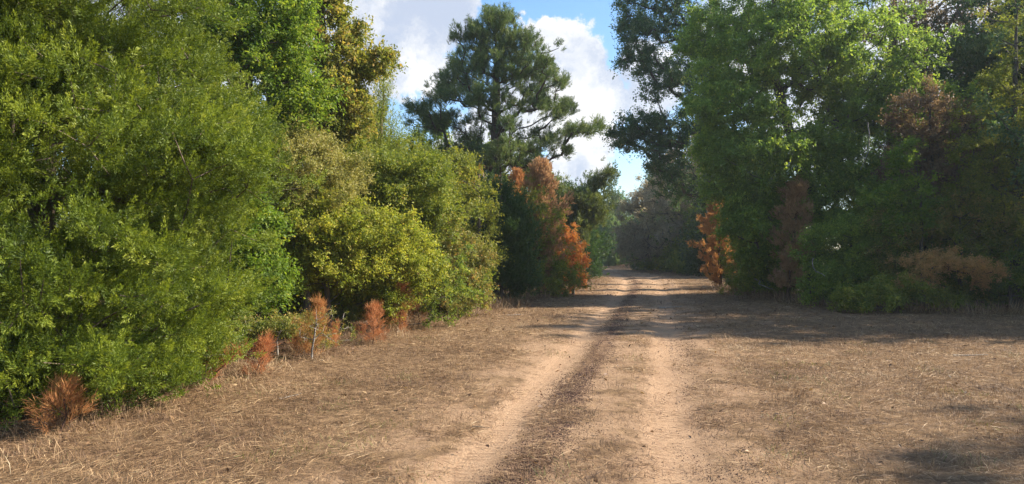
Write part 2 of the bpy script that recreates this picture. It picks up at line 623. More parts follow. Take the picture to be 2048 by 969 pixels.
# ------------------------------------------------------------------ ground and road
def ground_material():
    m, t = mat_new('dry_ground')
    tc = nn(t, 'ShaderNodeTexCoord')
    pos = tc.outputs['Object']
    au = nn(t, 'ShaderNodeAttribute', attribute_name='u').outputs['Fac']
    al = nn(t, 'ShaderNodeAttribute', attribute_name='litter').outputs['Fac']
    n1 = noise(t, pos, 1.3, 6, .6)
    n2 = noise(t, pos, 7.0, 6, .65)
    n3 = noise(t, pos, 45.0, 5, .7)
    n4 = noise(t, pos, 160.0, 3, .7)
    # long streaks along the driving direction
    mp = nn(t, 'ShaderNodeMapping')
    mp.inputs['Scale'].default_value = (9, .7, 1)
    mp.inputs['Rotation'].default_value = (0, 0, .2)
    t.links.new(pos, mp.inputs[0])
    ns = noise(t, mp.outputs[0], 1.5, 6, .65)
    wob = math_node(t, 'MULTIPLY_ADD', math_node(t, 'SUBTRACT', n2, .5), .55, au)
    wob = math_node(t, 'MULTIPLY_ADD', math_node(t, 'SUBTRACT', n1, .5), .5, wob)

    def band(c, w, soft):
        d = math_node(t, 'ABSOLUTE', math_node(t, 'SUBTRACT', wob, c))
        return smooth(t, d, w + soft, w)
    sand_l = band(-.84, .13, .20)
    sand_r = band(.70, .14, .34)
    sxyz = nn(t, 'ShaderNodeSeparateXYZ')
    t.links.new(pos, sxyz.inputs[0])
    fy = smooth(t, sxyz.outputs['Y'], 16, 30)
    sand_m = math_node(t, 'MULTIPLY', band(0, 1.4, .7), math_node(t, 'MAXIMUM', smooth(t, n1, .40, .56), fy))
    sand_p = math_node(t, 'MULTIPLY', math_node(t, 'MULTIPLY', band(2.1, .7, 1.0), smooth(t, n1, .52, .64)), .7)
    sand_m = math_node(t, 'MAXIMUM', sand_m, sand_p)
    sand = math_node(t, 'MAXIMUM', math_node(t, 'MAXIMUM', sand_l, sand_r), math_node(t, 'MULTIPLY', sand_m, .7))
    # colours
    sandc = mixc(t, smooth(t, n3, .3, .7), (.35, .225, .135), (.46, .315, .20))
    sandc = mixc(t, math_node(t, 'MULTIPLY', smooth(t, ns, .5, .7), .45), sandc, (.30, .18, .11))
    strawc = mixc(t, smooth(t, n2, .35, .65), (.13, .080, .045), (.27, .175, .095))
    strawc = mixc(t, math_node(t, 'MULTIPLY', smooth(t, n3, .52, .66), .6), strawc, (.11, .075, .05))
    strawc = mixc(t, math_node(t, 'MULTIPLY', smooth(t, n4, .55, .75), .5), strawc, (.46, .35, .22))
    col = mixc(t, sand, strawc, sandc)
    # crushed dark mast lying in and beside the ruts
    spk = math_node(t, 'ADD', math_node(t, 'MULTIPLY', n4, .6), math_node(t, 'MULTIPLY', n3, .4))
    dk = math_node(t, 'MULTIPLY', math_node(t, 'MULTIPLY', band(-.36, .09, .18), smooth(t, spk, .44, .56)), smooth(t, n2, .3, .5))
    dk2 = math_node(t, 'MULTIPLY', math_node(t, 'MULTIPLY', band(1.15, .2, .3), smooth(t, n2, .42, .6)), smooth(t, spk, .50, .62))
    dk = math_node(t, 'MAXIMUM', math_node(t, 'MULTIPLY', dk, .72), math_node(t, 'MULTIPLY', dk2, .5))
    col = mixc(t, dk, col, (.11, .058, .040))
    # tyre treads pressed into the sand of the right rut
    wv = math_node(t, 'SINE', math_node(t, 'MULTIPLY', sxyz.outputs['Y'], 70.0))
    du = math_node(t, 'ABSOLUTE', math_node(t, 'SUBTRACT', au, .66))
    du2 = math_node(t, 'ABSOLUTE', math_node(t, 'ADD', au, .80))
    tread = math_node(t, 'MAXIMUM', smooth(t, du, .15, .11), smooth(t, du2, .12, .09))
    tread = math_node(t, 'MULTIPLY', math_node(t, 'MULTIPLY', tread, smooth(t, wv, -.2, .5)), smooth(t, n2, .40, .58))
    col = mixc(t, math_node(t, 'MULTIPLY', tread, .28), col, (.17, .10, .06))
    # leaf litter under the trees
    litc = mixc(t, smooth(t, n3, .4, .6), (.05, .032, .022), (.16, .095, .06))
    col = mixc(t, al, col, litc)
    p = nn(t, 'ShaderNodeBsdfPrincipled')
    p.inputs['Roughness'].default_value = .95
    p.inputs['Specular IOR Level'].default_value = .12
    t.links.new(col, p.inputs['Base Color'])
    h = math_node(t, 'ADD', math_node(t, 'MULTIPLY', n3, .5), math_node(t, 'MULTIPLY', n4, .3))
    h = math_node(t, 'ADD', h, math_node(t, 'MULTIPLY', n2, .8))
    h = math_node(t, 'SUBTRACT', h, math_node(t, 'MULTIPLY', tread, .35))
    b = nn(t, 'ShaderNodeBump')
    b.inputs['Strength'].default_value = .8
    b.inputs['Distance'].default_value = .05
    t.links.new(h, b.inputs['Height'])
    t.links.new(b.outputs[0], p.inputs['Normal'])
    o = nn(t, 'ShaderNodeOutputMaterial')
    t.links.new(p.outputs[0], o.inputs[0])
    return m


M['ground'] = ground_material()

# edges of the mown strip: x of the left and right tree lines at depth y
_ly = np.array([-10, 3, 6, 9.6, 12.2, 16.6, 22, 26, 33, 42, 55, 70, 90.])
_lx = np.array([-6.2, -4.6, -3.9, -3.5, -2.6, -1.75, -.2, 1.0, 3.3, 5, 5.4, 4.0, -2.0])
_ty = np.array([-10, 8, 14, 17.5, 19, 22, 26, 30, 36, 44, 52, 62, 75, 90])
_tx = np.array([40, 40, 24, 16, 10.2, 9.0, 8.6, 9.2, 13.5, 14, 13.6, 12.5, 11.0, 9])


def litter_at(x, y):
    l = np.interp(y, _ly, _lx) - x
    r = x - np.interp(y, _ty, _tx)
    return np.clip((np.maximum(l, r) + .5) / 1.2, 0, 1)


def grid_mesh(name, xs, ys, zf, mat):
    Xg, Yg = np.meshgrid(xs, ys)
    x, y = Xg.ravel(), Yg.ravel()
    V = np.stack([x, y, zf(x, y)], 1)
    nx, ny = len(xs), len(ys)
    i = (np.arange(ny - 1)[:, None] * nx + np.arange(nx - 1)[None]).ravel()
    Fc = np.stack([i, i + 1, i + 1 + nx, i + nx], 1)
    return make_mesh(name, V, Fc, 4, mat, smooth_shade=True,
                     point_attr={'u': np.clip(road_u(x, y), -30, 30), 'litter': litter_at(x, y)})


def axis(*segs):
    out = []
    for a, b, st in segs:
        out.append(np.arange(a, b, st))
    return np.unique(np.round(np.concatenate(out + [np.array([segs[-1][1]])]), 4))


def gz_sheet(x, y):
    u = road_u(x, y)
    dip = .035 * np.clip((1.75 - np.abs(u)) / .35, 0, 1) * ((y > -29) & (y < 129))
    return ground_z(x, y) - dip


xs = axis((-600, -100, 50), (-100, -24, 4), (-24, -6, .5), (-6, 12, .14), (12, 30, .6), (30, 100, 5), (100, 600, 50))
ys = axis((-600, -60, 45), (-60, -6, 2), (-6, 16, .14), (16, 40, .25), (40, 90, .6), (90, 140, 2), (140, 900, 60))
g = link('ground', grid_mesh('ground', xs, ys, gz_sheet, M['ground']))
g['kind'] = 'structure'
g['label'] = 'mown dry grass clearing of tan straw and bare sandy soil between the trees'

# the two-rut road: a strip laid 4 mm over the ground sheet
ry = axis((-28, -4, 1), (-4, 20, .1), (20, 60, .25), (60, 128, .8))
us = np.linspace(-1.7, 1.7, 41)
sl_ = (road_x(ry + .2) - road_x(ry - .2)) / .4
nl_ = np.sqrt(1 + sl_ ** 2)
Xr = road_x(ry)[:, None] + us[None] / nl_[:, None]
Yr = ry[:, None] - us[None] * (sl_ / nl_)[:, None]
x, y = Xr.ravel(), Yr.ravel()
V = np.stack([x, y, ground_z(x, y) + .004], 1)
nx, ny = len(us), len(ry)
i = (np.arange(ny - 1)[:, None] * nx + np.arange(nx - 1)[None]).ravel()
rm = make_mesh('dirt_road', V, np.stack([i, i + 1, i + 1 + nx, i + nx], 1), 4, M['ground'], smooth_shade=True,
               point_attr={'u': np.repeat(us[None], ny, 0).ravel(), 'litter': np.zeros(len(x))})
r = link('dirt_road', rm)
r['kind'] = 'structure'
r['label'] = 'two-rut sandy dirt road running ahead and bending left'


# ---- straw, stubble, mast: what nobody could count
def straw_mat():
    m, t = mat_new('straw')
    at = nn(t, 'ShaderNodeAttribute', attribute_name='tint')
    ramp = nn(t, 'ShaderNodeValToRGB')
    cr = ramp.color_ramp
    st = [(0, (.085, .052, .034)), (.25, (.18, .105, .058)), (.6, (.37, .245, .13)), (.88, (.55, .40, .23)), (.96, (.60, .49, .34)), (1, (.16, .17, .06))]
    while len(cr.elements) < len(st):
        cr.elements.new(.5)
    for e, (p_, c) in zip(cr.elements, st):
        e.position = p_
        e.color = (*c, 1)
    t.links.new(at.outputs['Fac'], ramp.inputs[0])
    p = nn(t, 'ShaderNodeBsdfPrincipled')
    p.inputs['Roughness'].default_value = .6
    p.inputs['Specular IOR Level'].default_value = .3
    t.links.new(ramp.outputs[0], p.inputs['Base Color'])
    tr = nn(t, 'ShaderNodeBsdfTranslucent')
    t.links.new(ramp.outputs[0], tr.inputs[0])
    mx = nn(t, 'ShaderNodeMixShader')
    mx.inputs[0].default_value = .2
    t.links.new(p.outputs[0], mx.inputs[1])
    t.links.new(tr.outputs[0], mx.inputs[2])
    o = nn(t, 'ShaderNodeOutputMaterial')
    t.links.new(mx.outputs[0], o.inputs[0])
    return m


M['straw'] = straw_mat()
M['mast'] = bark_mat('dark_mast', (.045, .022, .016), (.13, .070, .048))


def cover(x, y, edge=.0):
    """how much dry grass grows at a spot, 0..1"""
    u = road_u(x, y) + .35 * (vnoise(x, y, .5, 2) - .5) + .5 * (vnoise(x + 40, y, 2.2, 2) - .5)
    g1 = 1 - np.exp(-((u + .80) / .23) ** 4)
    g2 = 1 - .92 * np.exp(-((u - .70) / .24) ** 2)
    mid = np.where(np.abs(u) < 1.5, .14 + .9 * np.clip((vnoise(x, y + 70, .55, 3) - .45) * 5, 0, 1), 1)
    patch = .25 + 1.1 * np.clip((vnoise(x + 13, y - 30, 1.3, 3) - .33) * 3.2, 0, 1)
    side = np.clip((np.abs(u) - 1.4) / 1.2, 0, 1)
    patch = patch * (1 - .3 * side) + .3 * side
    left = np.where(u < -1.3, 1.7, 1.25)
    return g1 * g2 * mid * patch * left


def scatter(rng, y0, y1, dens, left=1.12, right=1.12):
    """points in the strip of ground between y0 and y1, a little wider than the view"""
    area_w = lambda y: (y * .72 * left + 1.5) + (y * .72 * right + 1.5)
    n = int(dens * (area_w(y0) + area_w(y1)) / 2 * (y1 - y0))
    y = y0 + (y1 - y0) * rng.random(n)
    lo = -(y * .72 * left + 1.5)
    x = lo + rng.random(n) * area_w(y)
    return x, y


def blades(rng, x, y, length, width, tilt_lo, tilt_hi, tint_shift=0.0, bend=.0):
    n = len(x)
    z = ground_z(x, y) + .004
    # straw lies in patches that share a lie
    ph = vnoise(x, y, .9, 2) * 14 + rng.normal(0, 1.2, n)
    til = tilt_lo + (tilt_hi - tilt_lo) * rng.random(n)
    L = length * (.35 + 1.1 * rng.random(n) ** 1.5)
    d = np.stack([np.cos(ph) * np.cos(til), np.sin(ph) * np.cos(til), np.sin(til)], 1)
    s = np.stack([-np.sin(ph), np.cos(ph), rng.normal(0, .5, n)], 1)
    s = norm(s) * (width * (.5 + rng.random(n)))[:, None] * .5
    b = np.stack([x, y, z + rng.random(n) * .012], 1)
    mid = b + d * L[:, None] * .55 + np.stack([rng.normal(0, .03, n) * L, rng.normal(0, .03, n) * L, bend * L], 1)
    tip = b + d * L[:, None]
    V = np.stack([b - s, mid - s * .8, tip, mid + s * .8], 1)
    pv = .5 * vnoise(x + 3, y + 8, 1.6, 3) + .5 * vnoise(x - 9, y + 2, .35, 2)
    tint = np.clip(.15 + .62 * rng.random(n) ** 1.1 + .9 * (pv - .5) + tint_shift, 0, .97)
    tint = np.where(rng.random(n) < .006, 1.0, tint)
    return V.reshape(-1, 3), n, tint


def stuff(name, label, parts, mat):
    V = np.concatenate([p[0] for p in parts])
    T = np.concatenate([p[2] for p in parts])
    o = link(name, make_mesh(name, V, len(T), 4, mat, T))
    o['kind'] = 'stuff'
    o['label'] = label
    return o


rng = np.random.default_rng(11)
lying, standing = [], []
for (y0, y1, dl, ds, sc_) in [(2.5, 5, 1500, 700, .9), (5, 7.5, 2200, 1100, 1), (7.5, 11, 1300, 800, 1.15), (11, 17, 520, 380, 1.5),
                              (17, 27, 190, 150, 2.2), (27, 45, 60, 55, 3.2), (45, 90, 14, 14, 5)]:
    x, y = scatter(rng, y0, y1, dl)
    k = (rng.random(len(x)) * 1.25 < cover(x, y)) & (litter_at(x, y) < .95)
    lying.append(blades(rng, x[k], y[k], .14 * sc_ ** .5, .0046 * sc_, -.02, .22, .0, .02))
    x, y = scatter(rng, y0, y1, ds)
    c = cover(x, y) * np.clip((vnoise(x - 20, y + 5, .35, 2) - .3) * 3, .1, 1)
    k = (rng.random(len(x)) * 1.1 < c) & (litter_at(x, y) < .95)
    standing.append(blades(rng, x[k], y[k], .060 * sc_ ** .45, .0036 * sc_, .5, 1.45, -.16))
stuff('dry_straw', 'pale mown straw lying flat over the clearing', lying, M['straw'])
stuff('dry_grass', 'short brown stubble of dry grass standing over the clearing', standing, M['straw'])

# fallen leaves and green weeds
M['litter'] = foliage_mat('fallen_leaf', [(0, (.05, .03, .02)), (.5, (.16, .09, .05)), (.85, (.32, .19, .09)), (1, (.42, .30, .16))], .15, gain=1.0)
lv = []
for (y0, y1, d0, sz) in [(2.5, 7, 60, .045), (7, 14, 45, .055), (14, 30, 22, .08), (30, 60, 6, .12)]:
    x, y = scatter(rng, y0, y1, d0)
    k = rng.random(len(x)) < .10 + .9 * np.clip(litter_at(x + .3, y) + litter_at(x - .3, y), 0, 1)
    x, y = x[k], y[k]
    n = len(x)
    nrm = norm(rng.normal(size=(n, 3)) * .45 + UP)
    t_ = norm(np.cross(nrm, norm(rng.normal(size=(n, 3)))))
    b_ = np.cross(nrm, t_)
    s_ = (sz * (.5 + .8 * rng.random(n)))[:, None]
    c_ = np.stack([x, y, ground_z(x, y) + .012 + .02 * rng.random(n)], 1)
    Vv = np.stack([c_ - t_ * s_ * .5, c_ + b_ * s_ * .3 + nrm * s_ * .12, c_ + t_ * s_ * .5, c_ - b_ * s_ * .3 + nrm * s_ * .1], 1).reshape(-1, 3)
    lv.append((Vv, n, rng.random(n)))
stuff('fallen_leaves', 'brown fallen leaves thick under the trees and thin over the clearing', lv, M['litter'])
gw = []
for k_ in range(46):
    yy_ = 5 + 12 * rng.random() ** 1.3
    xx_ = -yy_ * .5 + yy_ * 1.25 * rng.random()
    if cover(np.array([xx_]), np.array([yy_]))[0] < .3:
        continue
    n = int(40 + 50 * rng.random())
    Vv, n, tt = blades(rng, xx_ + rng.normal(0, .12, n), yy_ + rng.normal(0, .16, n), .07, .006, .2, 1.2)
    gw.append((Vv, n, rng.random(n)))
stuff('green_weeds', 'small green weed patches in the dry grass', gw, foliage_mat('weed_green', [(0, (.07, .08, .02)), (1, (.20, .20, .06))], .3, gain=1.0))

# tussocks: clumps of taller stubble with their own shade
tus = []
for (y0, y1, dc, nb_, sc_) in [(2.5, 6, 7, 46, 1), (6, 10, 6, 34, 1.1), (10, 17, 3.2, 24, 1.5), (17, 28, 1.4, 18, 2.1), (28, 50, .5, 14, 3.2)]:
    cx, cy = scatter(rng, y0, y1, dc)
    k = (rng.random(len(cx)) < cover(cx, cy) * 1.2 * np.clip((vnoise(cx + 5, cy, 1.1, 3) - .36) * 5, .08, 1)) & (litter_at(cx, cy) < .95)
    cx, cy = cx[k], cy[k]
    rad = (.03 + .06 * rng.random(len(cx))) * sc_ ** .5
    X = np.repeat(cx, nb_) + np.repeat(rad, nb_) * rng.normal(size=len(cx) * nb_)
    Y = np.repeat(cy, nb_) + np.repeat(rad, nb_) * rng.normal(size=len(cx) * nb_)
    tus.append(blades(rng, X, Y, .085 * sc_ ** .4, .0045 * sc_, .25, 1.35, rng.choice([-.18, -.05, .1]), .0))
stuff('grass_tussocks', 'scattered brown tussocks of cut grass over the clearing', tus, M['straw'])

# taller uncut grass and weeds along the foot of the left-hand brush
parts = []
n = 15000
y = 5 + 13 * rng.random(n) ** 1.2
x = np.interp(y, _ly, _lx) - .2 + rng.normal(0, .42, n)
k = vnoise(x, y, .6, 2) > .42
parts.append(blades(rng, x[k], y[k], (.07 + .012 * y)[k], .005, .05, 1.25, .06, .02))
n = 5000
y = 18 + 14 * rng.random(n)
x = np.interp(y, _ly, _lx) + rng.normal(0, .4, n)
parts.append(blades(rng, x, y, .32, .011, .4, 1.4, .0, .02))
n = 6500
y = 17.5 + 14 * rng.random(n)
xr = np.interp(y, _ty, _tx)
x = xr + rng.normal(0, .5, n)
parts.append(blades(rng, x, y, .34, .012, .4, 1.45, -.05, .02))
x = 9 + 9 * rng.random(3500)
y = np.interp(x, [9, 10.2, 16, 24], [22, 19, 17.5, 14]) + rng.normal(0, .3, 3500)
parts.append(blades(rng, x, y, .34, .012, .4, 1.45, -.05, .02))
stuff('tall_dry_grass', 'taller uncut dry grass along the foot of the trees', parts, M['straw'])


def chunks(rng, x, y, size):
    """small four-sided husks"""
    n = len(x)
    z = ground_z(x, y) + .004
    c = np.stack([x, y, z], 1)
    s = (size * (.4 + .9 * rng.random(n)))[:, None, None]
    base = np.array([[1, 0, .0], [-.5, .87, .0], [-.5, -.87, .0], [.1, .1, .85]])
    a = rng.random(n) * 6.28
    R = np.zeros((n, 3, 3))
    R[:, 0, 0] = np.cos(a); R[:, 0, 1] = -np.sin(a); R[:, 1, 0] = np.sin(a); R[:, 1, 1] = np.cos(a); R[:, 2, 2] = 1
    T = np.einsum('nij,kj->nki', R, base) + rng.normal(0, .22, (n, 4, 3))
    T = T * s
    T[:, :, 2] = np.maximum(T[:, :, 2], -.002)
    T = T + c[:, None]
    V = T.reshape(-1, 3)
    i = np.arange(n)[:, None] * 4
    f = np.array([[0, 1, 3], [1, 2, 3], [2, 0, 3]])
    Fc = (i[:, None, :] + f[None]).reshape(-1, 3)
    return V, Fc


Vs, Fs, off = [], [], 0
for (y0, y1, dn, sz) in [(2.5, 5.5, 2600, .0062), (5.5, 9, 2200, .0068), (9, 15, 900, .0085), (15, 30, 160, .013), (30, 50, 20, .02)]:
    n = int(dn * 1.2 * (y1 - y0))
    yy = y0 + (y1 - y0) * rng.random(n)
    u = -.36 + rng.normal(0, .14, n) + .06 * np.sin(yy * 1.3)
    k = rng.random(n) < np.clip((vnoise(u * 6, yy * .7, 1.0, 3) - .25) * 3, .15, 1)
    V, f = chunks(rng, (road_x(yy) + u)[k], yy[k], sz)
    Vs.append(V); Fs.append(f + off); off += len(V)
    n = int(dn * .55 * (y1 - y0))
    yy = y0 + (y1 - y0) * rng.random(n)
    u = rng.choice([-1.0, 1.12, .9, .1, 1.6], n, p=[.06, .5, .2, .12, .12]) + rng.normal(0, .22, n)
    k = rng.random(n) < np.clip((vnoise(u * 3 + 20, yy, .8, 3) - .45) * 5, .05, 1)
    V, f = chunks(rng, (road_x(yy) + u)[k], yy[k], sz)
    Vs.append(V); Fs.append(f + off); off += len(V)
me = make_mesh('fallen_mast', np.concatenate(Vs), np.concatenate(Fs), 3, M['mast'])
o = link('fallen_mast', me)
o['kind'] = 'stuff'
o['label'] = 'dark crushed husks and mast strewn along the ruts'


# ------------------------------------------------------------------ the trees
def lobes_at(base, rows):
    """lobes measured in the photo, turned into metres about a tree base.
    row: (px, py, half width px, half height px, n, [depth offset m, [depth radius m]])"""
    bx, by = base
    out = []
    for rw in rows:
        px, py, rpx, rpy, n = rw[:5]
        dy = rw[5] if len(rw) > 5 else 0.0
        Y = by + dy
        rx, rz = rpx / F * Y, rpy / F * Y
        ry_ = rw[6] if len(rw) > 6 else (rx + rz) / 2
        out.append((GX(px, Y) - bx, dy, GZ(py, Y) - gz(bx, by), rx, ry_, rz, n))
    return out


BR = lambda nt_=9, nl=12, tw=.3, size=.06, **k: ('broad', dict(nt_=nt_, nl=nl, tw_len=tw, size=size, **k))

# --- left: the big cedar in the foreground
base = (-5.35, 8.3)
cedar_lobes = []
for z, r, n in [(.45, 1.85, 80), (1.1, 2.25, 150), (1.9, 2.35, 170), (2.7, 2.35, 170), (3.5, 2.25, 150), (4.3, 2.1, 130), (5.1, 1.8, 80), (5.9, 1.4, 50), (6.7, .95, 30), (7.4, .5, 14)]:
    cedar_lobes.append((.05, 0, z, r, r * .95, .55, n))
cedar_lobes += [(1.9, -.4, 2.5, .75, .7, .5, 34), (2.0, .3, 3.0, .7, .6, .4, 26), (1.7, -.9, 1.2, .6, .6, .5, 26), (-1.2, -1.9, 2.1, .8, .6, .5, 26),
                (.6, -1.9, 1.3, .9, .5, .5, 30), (1.55, .2, .5, .7, .7, .35, 22), (-.5, -1.7, .4, 1.1, .4, .35, 40), (.7, -1.5, .5, 1.0, .4, .4, 34), (-1.6, -1.5, .6, .9, .6, .5, 30), (1.3, -1.0, .45, .8, .5, .35, 26), (-.2, -1.5, 2.6, 1.0, .5, .7, 60), (.0, -1.3, 3.6, .8, .5, .7, 70), (.0, -1.1, 4.5, .8, .5, .7, 60), (-.9, -1.4, 3.2, .8, .5, .8, 50), (.1, -.6, 3.9, .7, .4, 1.3, 80), (-.1, -.9, 3.3, .5, .3, .9, 60), (-.2, -1.2, 2.2, .7, .4, .6, 50), (.4, .6, 3.2, 1.6, .9, 1.6, 90)]
CED = ('plume', dict(np_=15, plen=.23, nb=74, width=.052, b_len=.034, b_w=.0095, out=.7, up=.45, colvar=.62, jit=.62, sc=.12))
build_tree('cedar_tree', 'huge dense green cedar filling the left edge of the picture, foliage down to the grass', 'tree', base,
           [(-.15, 0, 0), (-.1, .05, 1.5), (.05, 0, 3.5), (.1, 0, 5.5), (.0, 0, 7.6)], .17, cedar_lobes, CED, 'cedar', 'cedar_bark', seed=3,
           shoots=.12, shell=.42, up_pen=.9, sag=.1)
base = (-8.9, 9.5)
build_tree('cedar_tree', 'second cedar half hidden at the far left edge behind the huge one', 'tree', base,
           [(0, 0, 0), (.05, 0, 3.5), (.0, 0, 6.8)], .15,
           [(0, 0, z, r, r, .6, n) for z, r, n in [(.6, 1.6, 40), (1.6, 2.0, 70), (2.7, 2, 80), (3.9, 1.8, 70), (5, 1.3, 40), (6, .8, 20), (6.8, .4, 8)]],
           ('plume', dict(np_=7, plen=.45, nb=44, width=.10, b_len=.055, b_w=.018)), 'cedar', 'cedar_bark', seed=4, shell=.62, up_pen=.9)

# --- left: broadleaf trees behind and beside it
base = (-5.3, 13.6)
build_tree('elm_tree', 'bright green broadleaf tree rising right behind the huge cedar', 'tree', base,
           [(0, 0, 0), (.1, 0, 2), (.25, .1, 4), (.3, 0, 6.5), (.4, 0, 8.6)], .15,
           lobes_at(base, [(480, 60, 90, 70, 90), (560, 110, 80, 70, 80), (590, 190, 60, 60, 55), (520, 250, 90, 50, 55), (470, -60, 110, 70, 60, .3),
                           (560, -90, 100, 80, 50, .2), (400, 60, 60, 80, 40, .6), (560, 30, 70, 60, 50), (470, -180, 100, 70, 40), (430, 280, 60, 60, 30, .4)]),
           BR(11, 13, .40, .07, up=.7), 'elm', seed=7, shell=.35)
base = (-4.25, 16.0)
build_tree('sweetgum_tree', 'tall tree with bronze-tinged leaves against the sky, left of the slim pale tree', 'tree', base,
           [(0, 0, 0), (-.05, 0, 2.4), (.1, 0, 4.5), (0, 0, 7), (.1, 0, 9.6)], .17,
           lobes_at(base, [(690, 120, 75, 50, 62), (745, 125, 48, 34, 30), (650, 200, 75, 55, 70), (610, 90, 62, 60, 50), (640, 15, 55, 45, 44), (670, -60, 55, 60, 44),
                           (600, -60, 80, 70, 60, .3), (600, -170, 70, 70, 44), (700, 230, 60, 40, 40), (640, 270, 75, 50, 50), (585, 190, 60, 60, 40, .6),
                           (690, 180, 40, 30, 22), (700, 60, 26, 20, 12)]),
           BR(9, 12, .34, .085, up=.3, droop=.7), 'gum', seed=8, shell=.3)
base = (-3.3, 17.6)
build_tree('pond_cypress', 'slim feathery pale green tree standing against the sky right of the bronze-tinged one', 'tree', base,
           [(0, 0, 0), (.05, 0, 2.2), (.12, 0, 4.6), (.2, 0, 5.9)], .07,
           lobes_at(base, [(765, 215, 20, 38, 26), (745, 250, 34, 40, 40), (725, 225, 20, 30, 16), (770, 290, 44, 40, 60), (740, 320, 50, 40, 60), (800, 320, 34, 30, 40),
                           (770, 185, 9, 18, 7), (700, 300, 30, 40, 20)]),
           ('spray', dict(ns=7, spread=.08, nb=14, s_len=.32, b_len=.06, b_w=.013, ang=.75, out=.9, up=1.0)), 'green', 'cedar_bark', seed=9, shell=.2, up_pen=.8)

# --- left: the brush
base = (-3.75, 13.4)
build_tree('olive_shrub', 'tall grey-olive fine-leaved shrub between the cedar and the yellow-green brush', 'shrub', base,
           [(0, 0, 0), (-.1, 0, 1.2), (.1, 0, 2.4), (.05, 0, 3.7)], .07,
           lobes_at(base, [(600, 330, 100, 60, 130), (560, 400, 90, 60, 90), (650, 380, 90, 60, 90), (600, 290, 50, 34, 36), (540, 330, 40, 50, 36), (600, 480, 100, 70, 90, .5)]),
           BR(12, 14, .30, .042, up=.4), 'olive', 'bark', seed=10, shoots=1, shell=.45)
base = (-3.35, 13.5)
build_tree('yellow_green_shrub', 'big rounded yellow-green shrub left of centre, the brightest of the brush', 'shrub', base,
           [(0, 0, 0), (-.1, 0, .9), (0, 0, 1.6), (0, 0, 2.4)], .06,
           lobes_at(base, [(640, 470, 100, 60, 150), (730, 470, 80, 60, 110), (560, 480, 70, 50, 70), (700, 520, 90, 50, 90), (620, 530, 90, 40, 70), (770, 510, 45, 45, 44),
                           (640, 420, 80, 35, 54), (690, 580, 90, 40, 70, .9), (770, 570, 60, 44, 60, .9), (600, 580, 60, 36, 40, .8), (560, 420, 60, 40, 40, .4), (830, 520, 40, 60, 50, .6)]),
           BR(12, 13, .30, .052, up=.5), 'yellow', 'bark', seed=11, shell=.3, shoots=1.2,
           extra=[('reddish_leaves', .10, dict(nt_=3, nl=12, tw_len=.2, size=.045), 'redtip')])
base = (-4.7, 11.8)
build_tree('green_shrub', 'glossy bright green shrub squeezed between the huge cedar and the yellow-green one', 'shrub', base,
           [(0, 0, 0), (.1, 0, .9), (.1, 0, 2.6)], .05,
           lobes_at(base, [(500, 470, 60, 70, 70), (520, 560, 60, 60, 60), (470, 400, 40, 60, 30), (470, 560, 60, 70, 46)]),
           BR(11, 12, .28, .062), 'elm', seed=12, shell=.5)
base = (-2.3, 15.2)
build_tree('leafy_shrub', 'tall light green shrub whose round top stands under the pale feathery tree', 'shrub', base,
           [(0, 0, 0), (-.1, 0, 1.6), (0, 0, 3.2)], .07,
           lobes_at(base, [(790, 360, 80, 60, 110), (740, 400, 80, 60, 80), (850, 400, 60, 60, 76), (800, 450, 90, 60, 90), (860, 340, 40, 36, 34), (780, 540, 90, 60, 70)]),
           BR(11, 13, .34, .056, up=.5), 'green', seed=13, shoots=1.2, shell=.4)
base = (-1.9, 17.7)
build_tree('red_tinged_shrub', 'dense shrub with scattered reddish leaf tips reaching the grass behind the two rusty seedlings', 'shrub', base,
           [(0, 0, 0), (0, 0, 1.3), (0, 0, 2.4)], .06,
           lobes_at(base, [(850, 470, 70, 70, 110), (880, 540, 70, 60, 90), (820, 560, 60, 60, 70), (930, 520, 46, 60, 50), (790, 480, 60, 60, 60, -.6), (800, 590, 50, 30, 40, 0), (900, 600, 50, 34, 40), (840, 610, 40, 30, 24), (950, 590, 34, 34, 24)]),
           BR(11, 13, .30, .056, up=.4), 'redtip', seed=14, shoots=.8, shell=.4)
base = (-.95, 20.5)
build_tree('green_shrub', 'tall mid-green shrub in front of the pine, left of the dark cedar bush', 'shrub', base,
           [(0, 0, 0), (0, 0, 2), (0, 0, 3.8)], .08,
           lobes_at(base, [(905, 370, 60, 60, 80), (940, 430, 56, 60, 70), (880, 430, 50, 60, 60), (920, 330, 34, 28, 24), (950, 520, 50, 60, 50)]),
           BR(11, 12, .38, .07, up=.5), 'green', seed=15, shell=.5)
base = (-.35, 22.6)
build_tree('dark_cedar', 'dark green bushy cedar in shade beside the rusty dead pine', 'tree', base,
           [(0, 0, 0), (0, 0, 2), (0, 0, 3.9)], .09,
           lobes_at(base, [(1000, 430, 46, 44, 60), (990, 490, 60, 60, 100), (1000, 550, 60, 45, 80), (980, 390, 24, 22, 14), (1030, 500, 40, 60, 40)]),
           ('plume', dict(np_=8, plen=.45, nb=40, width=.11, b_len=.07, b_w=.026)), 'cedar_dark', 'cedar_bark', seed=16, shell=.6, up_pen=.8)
base = (-.5, 25.4)
build_tree('sumac_shrub', 'shrub with orange and yellow autumn leaves peeping over the dark cedar bush', 'shrub', base,
           [(0, 0, 0), (0, 0, 2), (.1, 0, 4.2)], .06,
           lobes_at(base, [(985, 385, 34, 26, 30), (955, 375, 26, 24, 18), (1015, 395, 26, 20, 16), (950, 350, 16, 16, 8)]),
           BR(9, 11, .28, .07), 'orange', seed=17, shell=.2)

